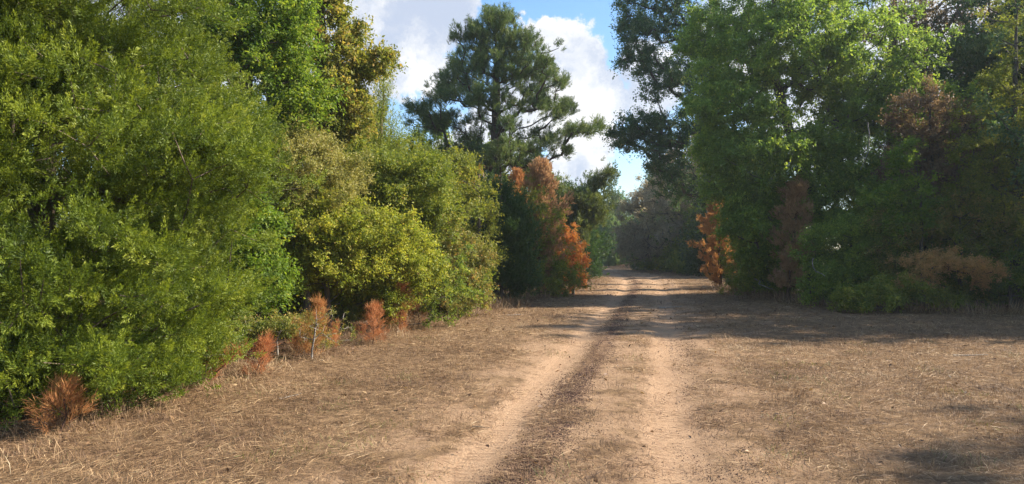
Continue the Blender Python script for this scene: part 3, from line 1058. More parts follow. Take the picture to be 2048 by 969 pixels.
# dark tangle under and behind the brush
base = (-3.9, 14.6)
build_tree('understory_shrub', 'dark tangled undergrowth shrub in the hollow beneath the yellow-green one', 'shrub', base,
           [(0, 0, 0), (0, 0, .7), (0, 0, 1.6)], .04,
           [(-.6, 0, .7, 1.2, .8, .7, 70), (.8, .2, .8, 1.2, .8, .8, 70), (2.2, .5, .8, 1.1, .8, .8, 60), (.3, .3, 1.7, 1.6, .8, .7, 70)],
           BR(10, 11, .26, .055), 'green', seed=18, shell=.2)
base = (-6.0, 12.2)
build_tree('understory_shrub', 'dark shrub behind the foot of the huge cedar', 'shrub', base,
           [(0, 0, 0), (0, 0, 1), (0, 0, 2.6)], .04,
           [(0, 0, 1.0, 1.4, 1, 1.0, 90), (.2, 0, 2.2, 1.3, .9, 1.0, 80)],
           BR(10, 11, .26, .055), 'green', seed=19, shell=.2)
base = (-3.55, 11.0)
build_tree('bramble', 'low bramble patch of greenish-tan leaves between the huge cedar and the pale bare shrub', 'bramble', base,
           [(0, 0, 0), (0, 0, .25), (.1, 0, .5)], .015,
           lobes_at(base, [(500, 650, 60, 22, 40, 0, .3), (560, 655, 40, 22, 30, 0, .3), (460, 665, 40, 26, 26, -.3, .3), (430, 690, 40, 26, 20, -.8, .3)]),
           BR(8, 10, .14, .036, up=.6), 'redtip', 'pale_bark', seed=20, shell=.2)
br_ = [o_ for o_ in COL.objects if o_.name.startswith('bramble')][0]
for x, y, s_, rz_, lab in [(-3.5, 12.2, .9, 1.2, 'low bramble patch tucked behind the bushy rusty seedling'), (-3.1, 14.1, .9, 3.0, 'low bramble patch behind the low round rusty seedling'),
                           (-1.5, 17.0, .8, 4.2, 'low bramble patch right of the darkest rusty seedling'), (-3.75, 8.9, .8, 5.0, 'low bramble patch poking out of the foot of the huge cedar')]:
    dup(br_, lab, (x, y, gz(x, y) - .02), rz_, (s_, s_, s_))
base = (-2.95, 10.7)
build_tree('bare_shrub', 'pale nearly bare shrub with a few pinkish leaves behind the bushy rusty seedling', 'shrub', base,
           [(0, 0, 0), (.02, 0, .3), (.05, 0, .75)], .014,
           lobes_at(base, [(650, 645, 36, 30, 34), (620, 665, 26, 24, 14), (690, 670, 26, 22, 12)]),
           BR(3, 6, .12, .026), 'redtip', 'pale_bark', seed=25, shell=.4)

# --- the pine against the sky
base = (-.72, 32.0)
pine_rows = [
    (992, 42, 40, 24, 26), (975, 75, 66, 34, 46), (1030, 85, 50, 34, 34), (940, 105, 44, 26, 24), (905, 130, 44, 22, 22), (1075, 115, 34, 26, 20),
    (990, 120, 80, 34, 46), (1040, 150, 66, 30, 36), (935, 160, 60, 26, 26), (880, 150, 30, 16, 12), (1100, 160, 30, 26, 14), (895, 190, 44, 16, 18),
    (850, 210, 36, 20, 20), (860, 240, 44, 16, 22), (915, 225, 60, 16, 26), (980, 205, 60, 26, 26), (1050, 205, 60, 24, 28), (1110, 215, 30, 22, 14),
    (1140, 195, 20, 16, 9), (1100, 255, 50, 16, 20), (1150, 262, 40, 14, 16), (1178, 248, 20, 14, 9), (1060, 290, 56, 16, 22), (980, 300, 66, 16, 28),
    (920, 285, 44, 16, 18), (1020, 325, 66, 14, 24), (1110, 300, 30, 10, 9), (960, 332, 44, 10, 12), (1015, 250, 50, 20, 16), (940, 260, 50, 14, 14), (940, 70, 36, 22, 20), (1045, 75, 34, 22, 20), (990, 28, 34, 16, 18), (1090, 195, 30, 14, 12), (1070, 165, 26, 12, 10), (975, 180, 30, 14, 9, -1.4, .6), (1010, 240, 30, 12, 8, -1.6, .6), (980, 120, 30, 16, 9, -1, .6), (1000, 290, 40, 14, 12, -1.6, .8), (1085, 130, 26, 20, 12)]
PN = ('spray', dict(ns=11, spread=.12, nb=24, s_len=.22, b_len=.15, b_w=.018, ang=.7, out=.7, up=.9, ball=False, colvar=.6))
pl = lobes_at(base, pine_rows)
pl = [(a, b if b < -.5 else b + (i % 5 - 2) * .55, c * .97, d, max(e, .9), f, n) for i, (a, b, c, d, e, f, n) in enumerate(pl)]
build_tree('pine_tree', 'tall broad pine standing alone against the clouds in the middle', 'tree', base,
           [(0, 0, 0), (.02, 0, 3), (-.02, 0, 6), (.03, 0, 9), (0, 0, 11.1)], .27, pl, PN, 'pine', 'pine_bark', seed=21, shoots=0, shell=.2, up_pen=1.7, sag=.12)
base = (-1.9, 36.0)
build_tree('elm_tree', 'sunlit yellow-green tree glowing behind the foot of the tall pine', 'tree', base,
           [(0, 0, 0), (0, 0, 3), (.1, 0, 7)], .12,
           lobes_at(base, [(860, 285, 40, 46, 40), (900, 320, 60, 40, 46), (1000, 300, 50, 34, 26), (950, 345, 60, 30, 34), (840, 340, 40, 40, 30), (1040, 345, 50, 30, 24)]),
           BR(10, 12, .5, .11, up=.5), 'elm', seed=22, shell=.3)
base = (3.6, 38.0)
build_tree('pine_tree', 'smaller pine with one long limb reaching right toward the road, behind the dead pine', 'tree', base,
           [(0, 0, 0), (-.1, 0, 2), (.0, 0, 4), (-.1, 0, 5.2)], .14,
           lobes_at(base, [(1120, 400, 34, 22, 26), (1165, 400, 34, 16, 22), (1100, 375, 30, 18, 16), (1190, 370, 14, 9, 7), (1212, 352, 12, 9, 7), (1140, 430, 40, 24, 34),
                           (1180, 420, 30, 14, 16), (1075, 350, 26, 20, 14), (1150, 460, 40, 26, 30), (1185, 440, 18, 10, 8)]),
           ('spray', dict(ns=13, spread=.2, nb=18, s_len=.26, b_len=.2, b_w=.032, out=.9, up=.7)), 'pine', 'pine_bark', seed=23, shell=.2, up_pen=1.0)

# --- the orange leaved bush and the dead pines on the left
base = (2.3, 27.2)
build_tree('maple_bush', 'orange and yellow autumn bush at the tip of the left tree line', 'shrub', base,
           [(0, 0, 0), (0, 0, .9), (-.1, 0, 2.2)], .05,
           lobes_at(base, [(1140, 510, 30, 40, 60), (1115, 480, 34, 40, 50), (1150, 550, 24, 34, 46), (1110, 550, 40, 34, 46), (1095, 440, 26, 30, 24), (1160, 520, 14, 24, 18)]),
           BR(10, 12, .24, .062), 'orange', seed=24, shell=.45)


def dead_pine(name, label, base, h, r, mat, seed, lean=0.0, n=110, ns=7, nb=12, b_len=.10, b_w=.012, bare=.04, group=None, trunk_r=None, cat='dead pine'):
    """an upright dead pine: whorls of upswept branches still carrying needles"""
    rng = np.random.default_rng(seed)
    x, y = base
    root = thing(name, label, cat, (x, y, gz(x, y) - .02), 0, group=group)
    tr = np.array([(0, 0, 0), (lean * .35, .02, h * .4), (lean * .7, -.02, h * .75), (lean, 0, h)])
    T = []
    nw = max(5, int(h * (3.2 if h > 1.5 else 9)))
    per = max(1, int(round(n / nw / 2.2)))
    for w in range(nw):
        s = bare + (1 - bare) * (w + rng.random() * .6) / nw
        wl = .55 + .7 * rng.random()
        a0 = rng.random() * 6.283
        for q in range(per + 1):
            a = a0 + 6.283 * q / (per + 1) + rng.normal(0, .3)
            prof = r * (1.02 - s) ** .7 * wl * (.45 + .75 * rng.random()) * (1 if s > .22 else .6 + s)
            for f in (.55, .8, 1.0):
                jt = rng.normal(0, .05 * r, 3)
                T.append((lean * s + prof * f * math.cos(a) + jt[0], prof * f * math.sin(a) + jt[1], h * s + prof * (.15 + .55 * f * f) + jt[2] * .6))
    T.append((lean, 0, h))
    T = np.array(T)
    T[:, 2] = np.clip(T[:, 2], .05, h)
    ch = skeleton(rng, tr, trunk_r or (.018 + .012 * h), T, 1.8, .1, seg=.2)
    V, Fc = tubes(ch)
    link('trunk', make_mesh('trunk', V, Fc, 4, M['red_bark'], smooth_shade=True), root)
    ax = np.stack([np.interp(T[:, 2], tr[:, 2], tr[:, 0]), T[:, 2] * 0, T[:, 2] * .8], 1)
    V, m, tint = sprays(rng, T, np.repeat(ax, ns, 0), ns, .024 * h ** .5 + .01, nb, min(.13, .1 * h + .04), b_len, b_w, ang=.5, out=.8, up=.9)
    link('needles', make_mesh('needles', V, m, 4, M[mat], tint), root)
    return root


dead_pine('dead_pine', 'tallest dead pine, rusty brown needles, at the right end of the left tree line', (.95, 26.0), 4.7, 1.45, 'dead_brown', 31, .1, n=260, ns=7, nb=13, b_len=.13, b_w=.022)
dead_pine('dead_pine', 'dead pine with orange tips just left of the tallest rusty one', (.35, 27.0), 4.5, .8, 'dead', 32, -.15, n=110, b_len=.13, b_w=.02, bare=.35)
dead_pine('dead_pine', 'smaller brown dead pine in front of the orange autumn bush', (1.6, 27.2), 3.1, .9, 'dead_brown', 33, .1, n=130, ns=7, b_len=.12, b_w=.02)
# right side dead pines
dead_pine('dead_pine', 'bright orange dead pine at the edge of the right-hand trees', (8.8, 30.6), 4.0, 1.0, 'dead', 34, -.2, n=150, ns=9, nb=13, b_len=.12, b_w=.022)
dead_pine('dead_pine', 'duller brown dead pine right beside the bright orange one', (9.9, 31.2), 3.3, .8, 'dead_brown', 35, .1, n=120, ns=8, b_len=.12, b_w=.02)
dead_pine('dead_pine', 'tall slim brown dead pine in shade between the orange one and the green thicket', (8.75, 23.0), 3.75, 1.0, 'dead_brown', 36, .35, n=170, ns=8, b_len=.12, b_w=.016, bare=.3)
dead_pine('dead_pine', 'low reddish dead pine at the foot of the tall slim brown one', (8.6, 22.6), 1.7, .5, 'dead_brown', 37, .1, n=90, ns=8, b_len=.1, b_w=.014, bare=.2)

# the rusty pine seedlings in the mown grass on the left
G7 = 'rusty dead pine seedlings along the left tree line'
for k, (px, py, h, r, lean, lab, n, mt) in enumerate([
        (122, 868, .46, .22, .05, 'nearest rusty pine seedling, spread out at the foot of the huge cedar', 46, 'dead'),
        (262, 800, .36, .09, .06, 'thin tan seedling leaning against the foliage of the huge cedar', 12, 'dead_brown'),
        (415, 765, .46, .10, .30, 'rusty seedling leaning over to the right in tall weeds', 18, 'dead'),
        (512, 752, .50, .16, .10, 'small slanting rusty seedling out in the mown straw', 34, 'dead'),
        (620, 716, .86, .26, .12, 'bushy rusty seedling with a pale bare shrub behind it', 80, 'dead'),
        (592, 706, .42, .10, .02, 'little rusty seedling touching the left side of the bushy one', 16, 'dead'),
        (664, 700, .38, .10, .05, 'little rusty seedling touching the right side of the bushy one', 16, 'dead'),
        (745, 690, .66, .27, .02, 'low round rusty seedling, left one of the trio under the red-tinged shrub', 70, 'dead'),
        (797, 668, .98, .24, .05, 'pointed rusty seedling, the tallest of the trio under the red-tinged shrub', 90, 'dead'),
        (836, 656, .78, .22, .02, 'darkest seedling at the right end of the trio under the red-tinged shrub', 70, 'dead_brown')]):
    Y = EYE * F / (py - HOR)
    dead_pine('pine_seedling', lab, (GX(px, Y), Y), h * .92, r * .9, mt, 50 + k, lean * 1.5, n=int(n * .6), ns=3, nb=12, b_len=.095, b_w=.0042, bare=.0, group=G7, trunk_r=.008, cat='seedling')

# --- the right-hand woods
base = (10.3, 25.0)
build_tree('hackberry_tree', 'broad bright green tree in the middle of the right-hand woods, branches drooping to the ground', 'tree', base,
           [(0, 0, 0), (.3, 0, 2), (.1, -.1, 3.4), (-.7, -.1, 5.6), (-1.3, 0, 8), (-1.2, 0, 11)], .24,
           lobes_at(base, [(1480, 130, 90, 60, 80, -1), (1600, 80, 110, 70, 100, -1.5), (1730, 110, 110, 80, 90, -1), (1820, 200, 80, 70, 70, -1), (1560, 20, 120, 60, 80), (1700, -40, 130, 80, 80),
                           (1450, 210, 70, 45, 55, -1.5), (1530, 300, 90, 50, 80, -2), (1480, 370, 50, 50, 50, -1), (1600, 390, 80, 60, 60, -1), (1690, 330, 90, 60, 60, -1), (1780, 380, 70, 60, 60, -2),
                           (1820, 300, 50, 50, 34, -2), (1560, 470, 80, 60, 50, -1), (1680, 470, 80, 60, 60, -1.5), (1550, -110, 120, 80, 60), (1660, 200, 80, 40, 40, 1.5), (1420, 60, 50, 50, 34, -.5),
                           (1540, 220, 44, 30, 20, -2), (1640, 290, 70, 40, 50, -1), (1720, 230, 70, 50, 50, -.5), (1440, 290, 60, 50, 50, -1), (1760, 470, 60, 50, 40, -2), (1480, 440, 40, 40, 34, -1.5), (1640, 150, 90, 60, 60, 1)]),
           BR(15, 15, .55, .095, up=.35, droop=.8), 'shade_elm', seed=41, shell=.3)
base = (10.9, 35.5)
build_tree('oak_tree', 'big dark blue-green oak leaning out over the road from the right, against the clouds', 'tree', base,
           [(0, 0, 0), (-.3, 0, 3), (-.9, 0, 6), (-1.3, 0, 9), (-1.2, 0, 13)], .34,
           lobes_at(base, [(1270, 60, 34, 50, 44), (1330, 40, 60, 50, 60), (1280, 120, 40, 34, 40), (1340, 150, 60, 40, 54), (1290, 250, 56, 26, 50), (1350, 260, 60, 34, 56), (1260, 275, 34, 18, 22),
                           (1310, 300, 60, 18, 30), (1400, 60, 70, 70, 70), (1420, 180, 80, 60, 70), (1420, 290, 70, 50, 60), (1232, 268, 14, 8, 6), (1310, 190, 24, 20, 12), (1380, 360, 70, 40, 50),
                           (1290, -30, 50, 40, 40), (1400, -60, 90, 60, 60), (1520, 60, 90, 80, 70), (1330, 340, 40, 24, 26), (1250, 20, 14, 30, 9)]),
           BR(12, 12, .6, .11, up=.3), 'oak', seed=42, shoots=.25, shell=.3, up_pen=.9)
base = (14.6, 27.5)
build_tree('oak_tree', 'tall brownish half-bare oak topping the right-hand woods near the upper right corner', 'tree', base,
           [(0, 0, 0), (.1, 0, 3), (-.2, 0, 7), (0, 0, 12.4)], .26,
           lobes_at(base, [(1800, 60, 110, 60, 70), (1900, 40, 100, 60, 70), (1850, -60, 120, 70, 60), (1960, 130, 90, 60, 60), (1800, 160, 90, 50, 50)]),
           BR(9, 11, .5, .10), 'brown_tree', seed=43, shell=.3)
base = (12.4, 21.6)
build_tree('oak_tree', 'brown-leaved young oak standing before the right-hand woods, right of the bright green tree', 'tree', base,
           [(0, 0, 0), (0, 0, 2), (.1, 0, 4.5), (.1, 0, 6.4)], .12,
           lobes_at(base, [(1850, 230, 70, 50, 60), (1890, 290, 80, 50, 80), (1850, 340, 80, 40, 60), (1930, 340, 60, 40, 44), (1860, 410, 90, 40, 60)]),
           BR(11, 12, .36, .072), 'brown_tree', seed=44, shell=.35)
base = (14.4, 20.6)
build_tree('elm_tree', 'olive green tree at the right edge of the picture', 'tree', base,
           [(0, 0, 0), (0, 0, 2), (-.1, 0, 5), (0, 0, 8.5)], .16,
           lobes_at(base, [(1990, 250, 80, 60, 80), (2010, 340, 80, 60, 80), (1960, 400, 70, 50, 60), (2060, 160, 90, 70, 70), (2100, 300, 90, 90, 80), (2010, 460, 90, 50, 70), (2100, 440, 90, 60, 60), (2070, 40, 100, 60, 50)]),
           BR(11, 13, .38, .07), 'green', seed=45, shell=.4)
base = (18.6, 25.5)
build_tree('pine_tree', 'dark shaded pine crown in the upper right corner behind the olive green tree', 'tree', base,
           [(0, 0, 0), (0, 0, 4), (.1, 0, 8), (0, 0, 12)], .24,
           lobes_at(base, [(2010, 110, 70, 44, 60, -1), (1990, 190, 70, 44, 60), (2060, 60, 70, 50, 60), (2080, 160, 80, 60, 80), (2080, -20, 70, 50, 40)]),
           ('spray', dict(ns=12, spread=.2, nb=18, s_len=.24, b_len=.17, b_w=.028, ang=.7, out=.7, up=.9)), 'pine', 'pine_bark', seed=46, shell=.25)

# understory along the foot of the right-hand woods
base = (9.35, 24.6)
build_tree('holly_shrub', 'dark shrub between the two pairs of brown dead pines on the right', 'shrub', base,
           [(0, 0, 0), (0, 0, 1.6), (0, 0, 3.2)], .06,
           lobes_at(base, [(1520, 470, 60, 60, 70), (1560, 540, 60, 44, 60), (1500, 540, 40, 44, 44), (1530, 410, 50, 50, 50)]),
           BR(10, 12, .32, .06), 'green', seed=47, shell=.4)
base = (9.9, 21.2)
thicket = build_tree('green_thicket_shrub', 'rounded dark green thicket left of the tan-tipped one, foliage spilling on the grass', 'shrub', base,
           [(0, 0, 0), (0, 0, 1.2), (0, 0, 2.6)], .06,
           lobes_at(base, [(1680, 500, 80, 60, 90), (1720, 560, 80, 44, 80), (1660, 570, 50, 40, 44), (1740, 480, 70, 60, 70)]),
           BR(12, 13, .34, .065), 'shade_elm', seed=48, shell=.45)
base = (11.2, 19.6)
build_tree('hawthorn_bush', 'bush with tan-orange tipped flat branches over a dark hollow, low on the right', 'shrub', base,
           [(-.1, 0, 0), (-.2, 0, .7), (.1, -.1, 1.2)], .05,
           lobes_at(base, [(1860, 525, 60, 18, 50, -.5, .8), (1920, 530, 60, 18, 50, -.6, .8), (1975, 540, 36, 16, 24, -.6, .6), (1830, 560, 40, 16, 20, -.3, .6), (1965, 560, 22, 14, 10, -.6, .4)]),
           BR(10, 12, .26, .05, up=.8), 'tan', seed=49, shell=.2)
base = (12.6, 20.4)
build_tree('dogwood_shrub', 'grey-green shrub with a few bronze sprays behind the tan-tipped bush', 'shrub', base,
           [(0, 0, 0), (0, 0, 1.3), (0, 0, 2.9)], .06,
           lobes_at(base, [(1830, 450, 70, 40, 60), (1920, 430, 80, 50, 80), (1980, 480, 70, 40, 60), (1790, 510, 60, 40, 50), (1900, 480, 70, 30, 40, 1)]),
           BR(10, 12, .3, .058), 'redtip', seed=50, shell=.4)
base = (10.9, 18.9)
build_tree('low_shrub', 'low dark leafy shrub at the grass edge under the tan-tipped bush', 'shrub', base,
           [(0, 0, 0), (0, 0, .4), (0, 0, .9)], .03,
           lobes_at(base, [(1750, 590, 80, 26, 60), (1860, 595, 60, 18, 30), (1700, 600, 40, 18, 20), (1800, 570, 50, 24, 24)]),
           BR(10, 10, .24, .06), 'green', seed=51, shell=.3)
base = (13.6, 19.8)
build_tree('green_shrub', 'lighter green low shrub at the right edge of the picture', 'shrub', base,
           [(0, 0, 0), (0, 0, .9), (0, 0, 1.7)], .04,
           lobes_at(base, [(2010, 560, 50, 34, 40), (2040, 520, 50, 40, 50), (2080, 570, 60, 30, 40)]),
           BR(10, 11, .26, .055), 'elm', seed=52, shell=.4)
base = (11.5, 20.2)
build_tree('hackberry_sapling', 'young bright green tree with one arching leader in front of the brown-leaved oak', 'sapling', base,
           [(0, 0, 0), (-.1, 0, 1.4), (-.1, 0, 2.8), (-.25, 0, 4.6)], .05,
           lobes_at(base, [(1815, 300, 26, 20, 12), (1800, 340, 24, 40, 22), (1830, 390, 40, 40, 34), (1800, 440, 50, 34, 40), (1760, 400, 40, 34, 30), (1840, 430, 40, 34, 26)]),
           BR(8, 10, .3, .075), 'elm', seed=53, shell=.25)

# far right bank beyond the sunny gap
base = (12.3, 57)
grey = build_tree('oak_tree', 'rounded grey-brown tree where the right-hand woods meet the far bend', 'tree', base,
           [(0, 0, 0), (0, 0, 2), (0, 0, 6)], .2,
           lobes_at(base, [(1280, 430, 44, 40, 60), (1300, 390, 36, 40, 50), (1255, 470, 26, 34, 30), (1310, 480, 44, 44, 60), (1270, 500, 40, 26, 40)]),
           BR(10, 11, .7, .15), 'greybrown', seed=60, shell=.4)
base = (14.0, 53)
build_tree('oak_tree', 'taller purple-brown tree right of the rounded grey-brown one', 'tree', base,
           [(0, 0, 0), (0, 0, 3), (0, 0, 8.6)], .22,
           lobes_at(base, [(1370, 330, 50, 44, 60), (1350, 390, 60, 50, 70), (1400, 400, 60, 50, 60), (1340, 450, 50, 44, 50), (1400, 300, 44, 40, 30), (1320, 340, 24, 24, 14)]),
           BR(10, 11, .7, .14), 'greybrown', seed=61, shell=.4)
base = (12.9, 47)
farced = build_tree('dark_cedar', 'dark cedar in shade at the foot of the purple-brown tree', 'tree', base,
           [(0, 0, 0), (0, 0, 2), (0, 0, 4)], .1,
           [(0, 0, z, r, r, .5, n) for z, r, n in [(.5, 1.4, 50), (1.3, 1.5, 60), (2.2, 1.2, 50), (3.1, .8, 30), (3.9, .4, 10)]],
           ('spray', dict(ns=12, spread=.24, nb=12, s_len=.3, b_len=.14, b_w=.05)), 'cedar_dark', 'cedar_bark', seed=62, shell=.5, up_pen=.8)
for x, y, s, rz, lab in [(13.9, 43.5, 1.15, 1.0, 'larger dark cedar nearest to the sunny gap in the right tree line'),
                         (11.6, 62, 1.0, 2.0, 'dark cedar at the left foot of the rounded grey-brown tree'),
                         (14.6, 50, 1.5, 4.0, 'tall dark cedar standing between two smaller ones on the far right bank'),
                         (3.6, 44.0, 1.2, 3.0, 'dark cedar just past the orange autumn bush on the left')]:
    dup(farced, lab, (x, y, gz(x, y) - .02), rz, (s, s, s * 1.05))
base = (16.8, 41.0)
build_tree('elm_tree', 'dark green tree rising behind the bright orange dead pine', 'tree', base,
           [(0, 0, 0), (0, 0, 2), (0, 0, 7)], .16,
           lobes_at(base, [(1460, 430, 50, 44, 50, 8), (1480, 480, 60, 50, 60, 8), (1530, 420, 60, 70, 60, 8), (1450, 500, 34, 34, 30, 8), (1560, 480, 60, 60, 50, 8)]),
           BR(10, 12, .5, .11), 'oak', seed=63, shell=.4)

# the woods further back: a few source trees, copied
base = (6.4, 84)
far = build_tree('far_tree', 'rounded green tree straight ahead where the road bends out of sight', 'tree', base,
           [(0, 0, 0), (0, 0, 3), (0, 0, 8)], .2,
           [(0, 0, 2.2, 2.6, 2.4, 1.8, 80), (.4, 0, 4.2, 2.8, 2.6, 2, 110), (-.3, .2, 6.4, 2.1, 2, 1.6, 80), (.2, 0, 8, 1.1, 1.1, .9, 24), (0, 0, .8, 2.2, 2, .8, 50)],
           BR(12, 10, .8, .17), 'far', seed=70, shell=.5)
base = (9.6, 90)
farpine = build_tree('far_pine', 'pointed dark pine straight ahead beyond the bend', 'tree', base,
           [(0, 0, 0), (0, 0, 4), (0, 0, 10.4)], .2,
           [(0, 0, z, r, r, .8, n) for z, r, n in [(1.6, 2, 40), (3, 2.3, 60), (4.6, 2.2, 60), (6.2, 1.9, 50), (7.8, 1.4, 34), (9.2, .8, 18), (10.2, .4, 6)]],
           ('spray', dict(ns=10, spread=.3, nb=12, s_len=.4, b_len=.26, b_w=.07, up=.6)), 'pine', 'pine_bark', seed=71, shell=.3)
R_ = np.random.default_rng(99)
ORD = ['first', 'second', 'third', 'fourth', 'fifth', 'sixth', 'seventh', 'eighth', 'ninth', 'tenth', 'eleventh', 'twelfth', 'thirteenth', 'fourteenth', 'fifteenth',
       'sixteenth', 'seventeenth', 'eighteenth', 'nineteenth', 'twentieth', 'twenty-first', 'twenty-second', 'twenty-third', 'twenty-fourth', 'twenty-fifth',
       'twenty-sixth', 'twenty-seventh', 'twenty-eighth']


def rank_labels(objs, text):
    """number a row of look-alikes from left to right as the photograph shows them"""
    for k_, o_ in enumerate(sorted(objs, key=lambda q: q.location.x / q.location.y)):
        o_['label'] = text.format(ORD[k_])


GA = 'trees closing the far bend of the road'
far['group'] = GA
farpine['group'] = GA
ahead = [(far, -1.5, 84, .85), (farpine, 11.6, 84, .8), (far, 13, 88, .95), (farpine, 4.5, 92, .9), (far, 10.5, 78, .62), (farpine, -4.5, 92, .95), (far, 16, 80, .9),
         (farpine, 14.5, 74, .85), (far, 4.6, 88, 1.0), (farpine, 7.6, 97, 1.0), (far, 12.8, 69, .62), (far, 1.5, 62, .8), (farpine, 3.2, 56, .62), (farpine, 18, 90, 1.1)]
for k, (src, x, y, s) in enumerate(ahead):
    lab = {id(far): 'rounded dull green tree in the shaded row closing off the far bend of the road',
           id(farpine): 'pointed dark pine in the shaded row closing off the far bend of the road'}[id(src)]
    dup(src, lab, (x, y, gz(x, y) - .03), R_.random() * 6.28, (s, s, s * (.92 + .16 * R_.random())), GA)
rank_labels([o_ for o_ in COL.objects if o_.name.startswith('far_tree')], 'rounded dull green tree, {} from the left of those closing the far bend')
rank_labels([o_ for o_ in COL.objects if o_.name.startswith('far_pine')], 'pointed dark pine, {} from the left of those closing the far bend')

base = (-8.6, 20.0)
mid = build_tree('forest_tree', 'leafy tree deep in the left-hand woods behind the brush', 'tree', base,
           [(0, 0, 0), (.1, 0, 3), (0, 0, 8.2)], .16,
           [(0, 0, 2.4, 2.0, 2, 1.4, 60), (.3, 0, 4.2, 2.4, 2.3, 1.6, 90), (-.2, 0, 6.2, 2.1, 2, 1.4, 80), (0, 0, 7.8, 1.3, 1.3, .9, 34), (0, 0, .9, 1.7, 1.7, .8, 40)],
           BR(12, 12, .5, .10), 'green', seed=75, shell=.4, group='trees deep in the left-hand woods')
for x, y, s in [(-5.0, 22, .72), (-11.5, 17, .95), (-14.5, 21, 1.1), (-11, 26, 1.0), (-6.8, 29, .85), (-4.2, 30, .75), (-16, 12, .9), (-12.5, 11.5, .85),
                (-3.9, 40, .8), (-8, 38, 1.0), (-.9, 44, .75), (2.6, 50, .8), (-5, 52, 1), (-15, 33, 1.2), (-10, 48, 1.1)]:
    dup(mid, 'leafy tree deep in the left-hand woods behind the brush', (x, y, gz(x, y) - .03), R_.random() * 6.28, (s, s, s), 'trees deep in the left-hand woods')
rank_labels([o_ for o_ in COL.objects if o_.name.startswith('forest_tree')], 'leafy tree deep in the left-hand woods, {} from the left of those behind the brush')
base = (23.0, 33.0)
midr = build_tree('forest_tree', 'dim leafy tree deep in the right-hand woods', 'tree', base,
           [(0, 0, 0), (.1, 0, 3), (0, 0, 10)], .2,
           [(0, 0, 2.4, 2.4, 2.4, 1.6, 60), (.3, 0, 4.6, 2.9, 2.7, 1.8, 90), (-.2, 0, 7.2, 2.6, 2.5, 1.8, 90), (0, 0, 9.4, 1.7, 1.7, 1.2, 40), (0, 0, .9, 2.0, 2, .8, 40)],
           BR(12, 11, .6, .12), 'oak', seed=76, shell=.4, group='trees deep in the right-hand woods')
for x, y, s in [(22.6, 27.5, .85), (22, 23, 1.0), (19.0, 19.5, .85), (24, 17, 1.0), (17.5, 52, 1.0), (20, 58, 1.1), (17.2, 64, 1.0), (23, 48, 1.1), (29, 36, 1.2), (17.2, 26.0, 1.05), (14.8, 16.4, .85), (18.2, 18.0, 1.15), (15.6, 26.6, .8),
                (17.4, 48.5, .8), (19.0, 70, 1.0), (15.4, 60, .8), (29, 22, 1.1), (28, 15, 1.0), (23, 40, .85), (14.6, 57, .75), (16, 54.5, .8)]:
    dup(midr, 'dim leafy tree deep in the right-hand woods', (x, y, gz(x, y) - .03), R_.random() * 6.28, (s, s, s), 'trees deep in the right-hand woods')
rank_labels([o_ for o_ in COL.objects if o_.get('group') == 'trees deep in the right-hand woods'], 'dim leafy tree deep in the right-hand woods, {} from the left of the back rows')
# the tree beside the clearing, right of the frame, whose shadow falls into the lower right corner
x, y = 14.8, 6.9
dup(midr, 'leafy tree beside the near clearing whose shadow reaches the lower right corner', (x, y, gz(x, y) - .03), 1.0, (.82, .82, .78))

# more growth at the foot of the right-hand woods
base = (11.2, 22.6)
under = build_tree('understory_shrub', 'dark shrub in the hollow behind the tan-tipped bush', 'shrub', base,
                   [(0, 0, 0), (0, 0, .8), (0, 0, 2.2)], .04,
                   [(-.5, 0, .7, 1.3, .9, .7, 80), (.7, .2, .8, 1.3, .9, .8, 80), (0, .3, 1.8, 1.5, .9, .9, 90), (.2, 0, 2.9, 1.1, .8, .7, 50)],
                   BR(10, 11, .3, .065), 'green', seed=81, shell=.2)
for x, y, s, lab in [(13.4, 22.4, 1.1, 'dark shrub behind the grey-green one with bronze sprays'),
                     (15.6, 20.9, 1.0, 'dark shrub behind the low shrub at the right edge'), (9.9, 26.9, 1.0, 'dark shrub in shade behind the slim brown dead pine'),
                     (18.2, 18.0, 1.0, 'dark shrub just beyond the right edge of the clearing view'), (12.4, 33.0, 1.0, 'dark shrub behind the dull brown dead pine'),
                     (16.9, 22.8, 1.3, 'dark shrub under the shaded pine crown at the right'), (13.2, 25.6, 1.3, 'dark shrub deep under the brown-leaved young oak'),
                     (-2.4, 18.6, 1.1, 'dark shrub behind the red-tinged shrub on the left'), (.6, 25.4, 1.1, 'dark shrub low behind the dark bushy cedar on the left'),
                     (-6.6, 15.4, 1.2, 'dark shrub behind the bright green glossy one on the left'),
                     (12.6, 54.5, 1.7, 'dark shrub at the foot of the rounded grey-brown tree'), (13.6, 50.5, 1.6, 'dark shrub at the foot of the purple-brown tree'), (12.1, 20.9, .9, 'dark shrub straight behind the tan-tipped bush'),
                     (14.8, 22.6, 1.2, 'dark shrub deep behind the olive green tree at the right'), (16.2, 26.2, 1.6, 'dark shrub far back among the trunks on the right'),
                     (19.5, 24.0, 1.6, 'dark shrub far back beyond the right edge'), (8.9, 26.6, .8, 'dark shrub between the orange and the slim brown dead pines'),
                     (12.9, 59.5, 1.9, 'dark shrub left of the foot of the rounded grey-brown tree')]:
    dup(under, lab, (x, y, gz(x, y) - .03), R_.random() * 6.28, (s, s, s))

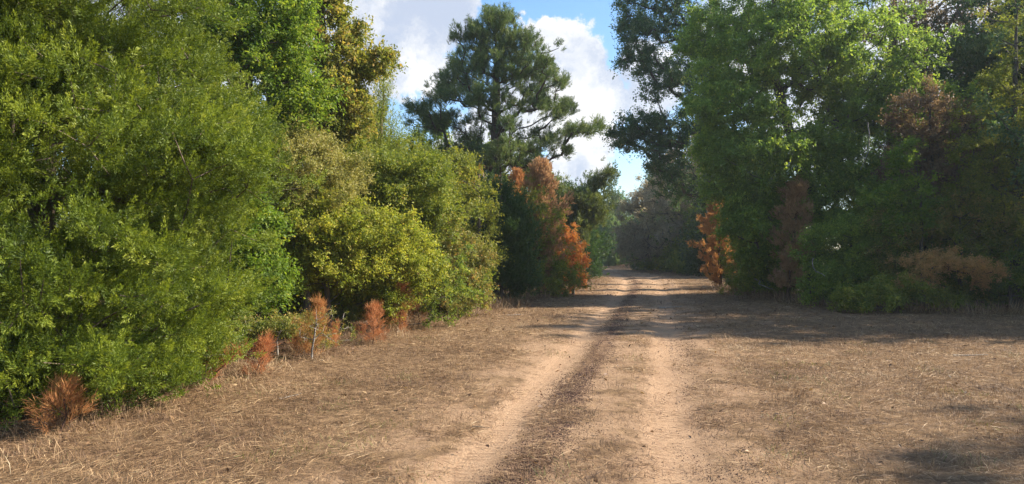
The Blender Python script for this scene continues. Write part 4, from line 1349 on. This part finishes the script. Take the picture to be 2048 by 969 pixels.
# vines and sticks
def strand(name, label, cat, pts, r, mat='pale_bark', n=26, wig=.03, seed=0):
    rng = np.random.default_rng(seed)
    P = np.asarray(pts, float)
    t = np.linspace(0, len(P) - 1, n)
    Q = np.stack([np.interp(t, range(len(P)), P[:, k]) for k in range(3)], 1)
    for _ in range(2):
        Q[1:-1] = (Q[:-2] + 2 * Q[1:-1] + Q[2:]) / 4
    Q[1:-1] += np.cumsum(rng.normal(0, wig, (n - 2, 3)), 0) * .25
    V, Fc = tubes([(Q, np.linspace(r, r * .5, n))])
    o = link(name, make_mesh(name, V, Fc, 4, M[mat], smooth_shade=True))
    o['label'] = label
    o['category'] = cat
    return o


def at(px, py, Y):
    return (GX(px, Y), Y, GZ(py, Y))


strand('hanging_vine', 'pale bare vine looping down in front of the bright green tree on the right', 'vine',
       [at(1737, 245, 21.2), at(1743, 275, 21.2), at(1738, 305, 21.2), at(1722, 340, 21.2)], .017, seed=1)
strand('hanging_vine', 'short curved pale vine low on the dark green thicket', 'vine',
       [at(1626, 516, 20.0), at(1628, 535, 20.0), at(1636, 548, 20.0), at(1650, 553, 20.0)], .016, seed=2)
strand('fallen_branch', 'curved pale dead branch lying at the foot of the slim brown dead pine', 'branch',
       [at(1508, 558, 24.2), at(1518, 562, 24.0), at(1517, 570, 23.8), at(1545, 578, 23.4)], .02, seed=3)
Y = EYE * F / (614 - HOR)
x0, x1 = GX(1318, Y), GX(1364, Y + .15)
strand('stick', 'straight pale stick lying across the road between the ruts', 'stick',
       [(x0, Y, gz(x0, Y) + .02), ((x0 + x1) / 2, Y + .07, gz((x0 + x1) / 2, Y) + .025), (x1, Y + .15, gz(x1, Y + .15) + .02)], .019, n=9, wig=.008, seed=4)
for k, (px, py, L, a, lab) in enumerate([(945, 852, .16, .2, 'short dark twig on the straw just left of the road'), (1905, 712, .5, -.1, 'thin pale stick in the grass near the right edge'),
                                         (1010, 632, .5, .3, 'pale stick in the shaded grass left of the road'), (560, 800, .3, 1.0, 'thin pale twig in the mown straw below the slanting seedling')]):
    Y = EYE * F / (py - HOR)
    x = GX(px, Y)
    strand('stick', lab, 'stick', [(x, Y, gz(x, Y) + .02), (x + L * math.cos(a), Y + L * math.sin(a), gz(x + L, Y) + .025)], .006 if Y < 9 else .012,
           mat='bark' if k == 0 else 'pale_bark', n=8, wig=.008, seed=20 + k)

# ---- the air
me = bpy.data.meshes.new('haze')
a, b, zt, zb = 330, 330, 60, -4
vs = [(-a, -60, zb), (a, -60, zb), (a, b, zb), (-a, b, zb), (-a, -60, zt), (a, -60, zt), (a, b, zt), (-a, b, zt)]
me.from_pydata(vs, [], [(0, 3, 2, 1), (4, 5, 6, 7), (0, 1, 5, 4), (1, 2, 6, 5), (2, 3, 7, 6), (3, 0, 4, 7)])
hz = link('haze', me)
hz['kind'] = 'stuff'
hz['label'] = 'thin pale afternoon haze in the air'
m, t = mat_new('haze_air')
v = nn(t, 'ShaderNodeVolumePrincipled')
v.inputs['Color'].default_value = (.72, .87, 1.0, 1)
v.inputs['Density'].default_value = HAZE
v.inputs['Anisotropy'].default_value = .35
o = nn(t, 'ShaderNodeOutputMaterial')
t.links.new(v.outputs[0], o.inputs['Volume'])
me.materials.append(m)
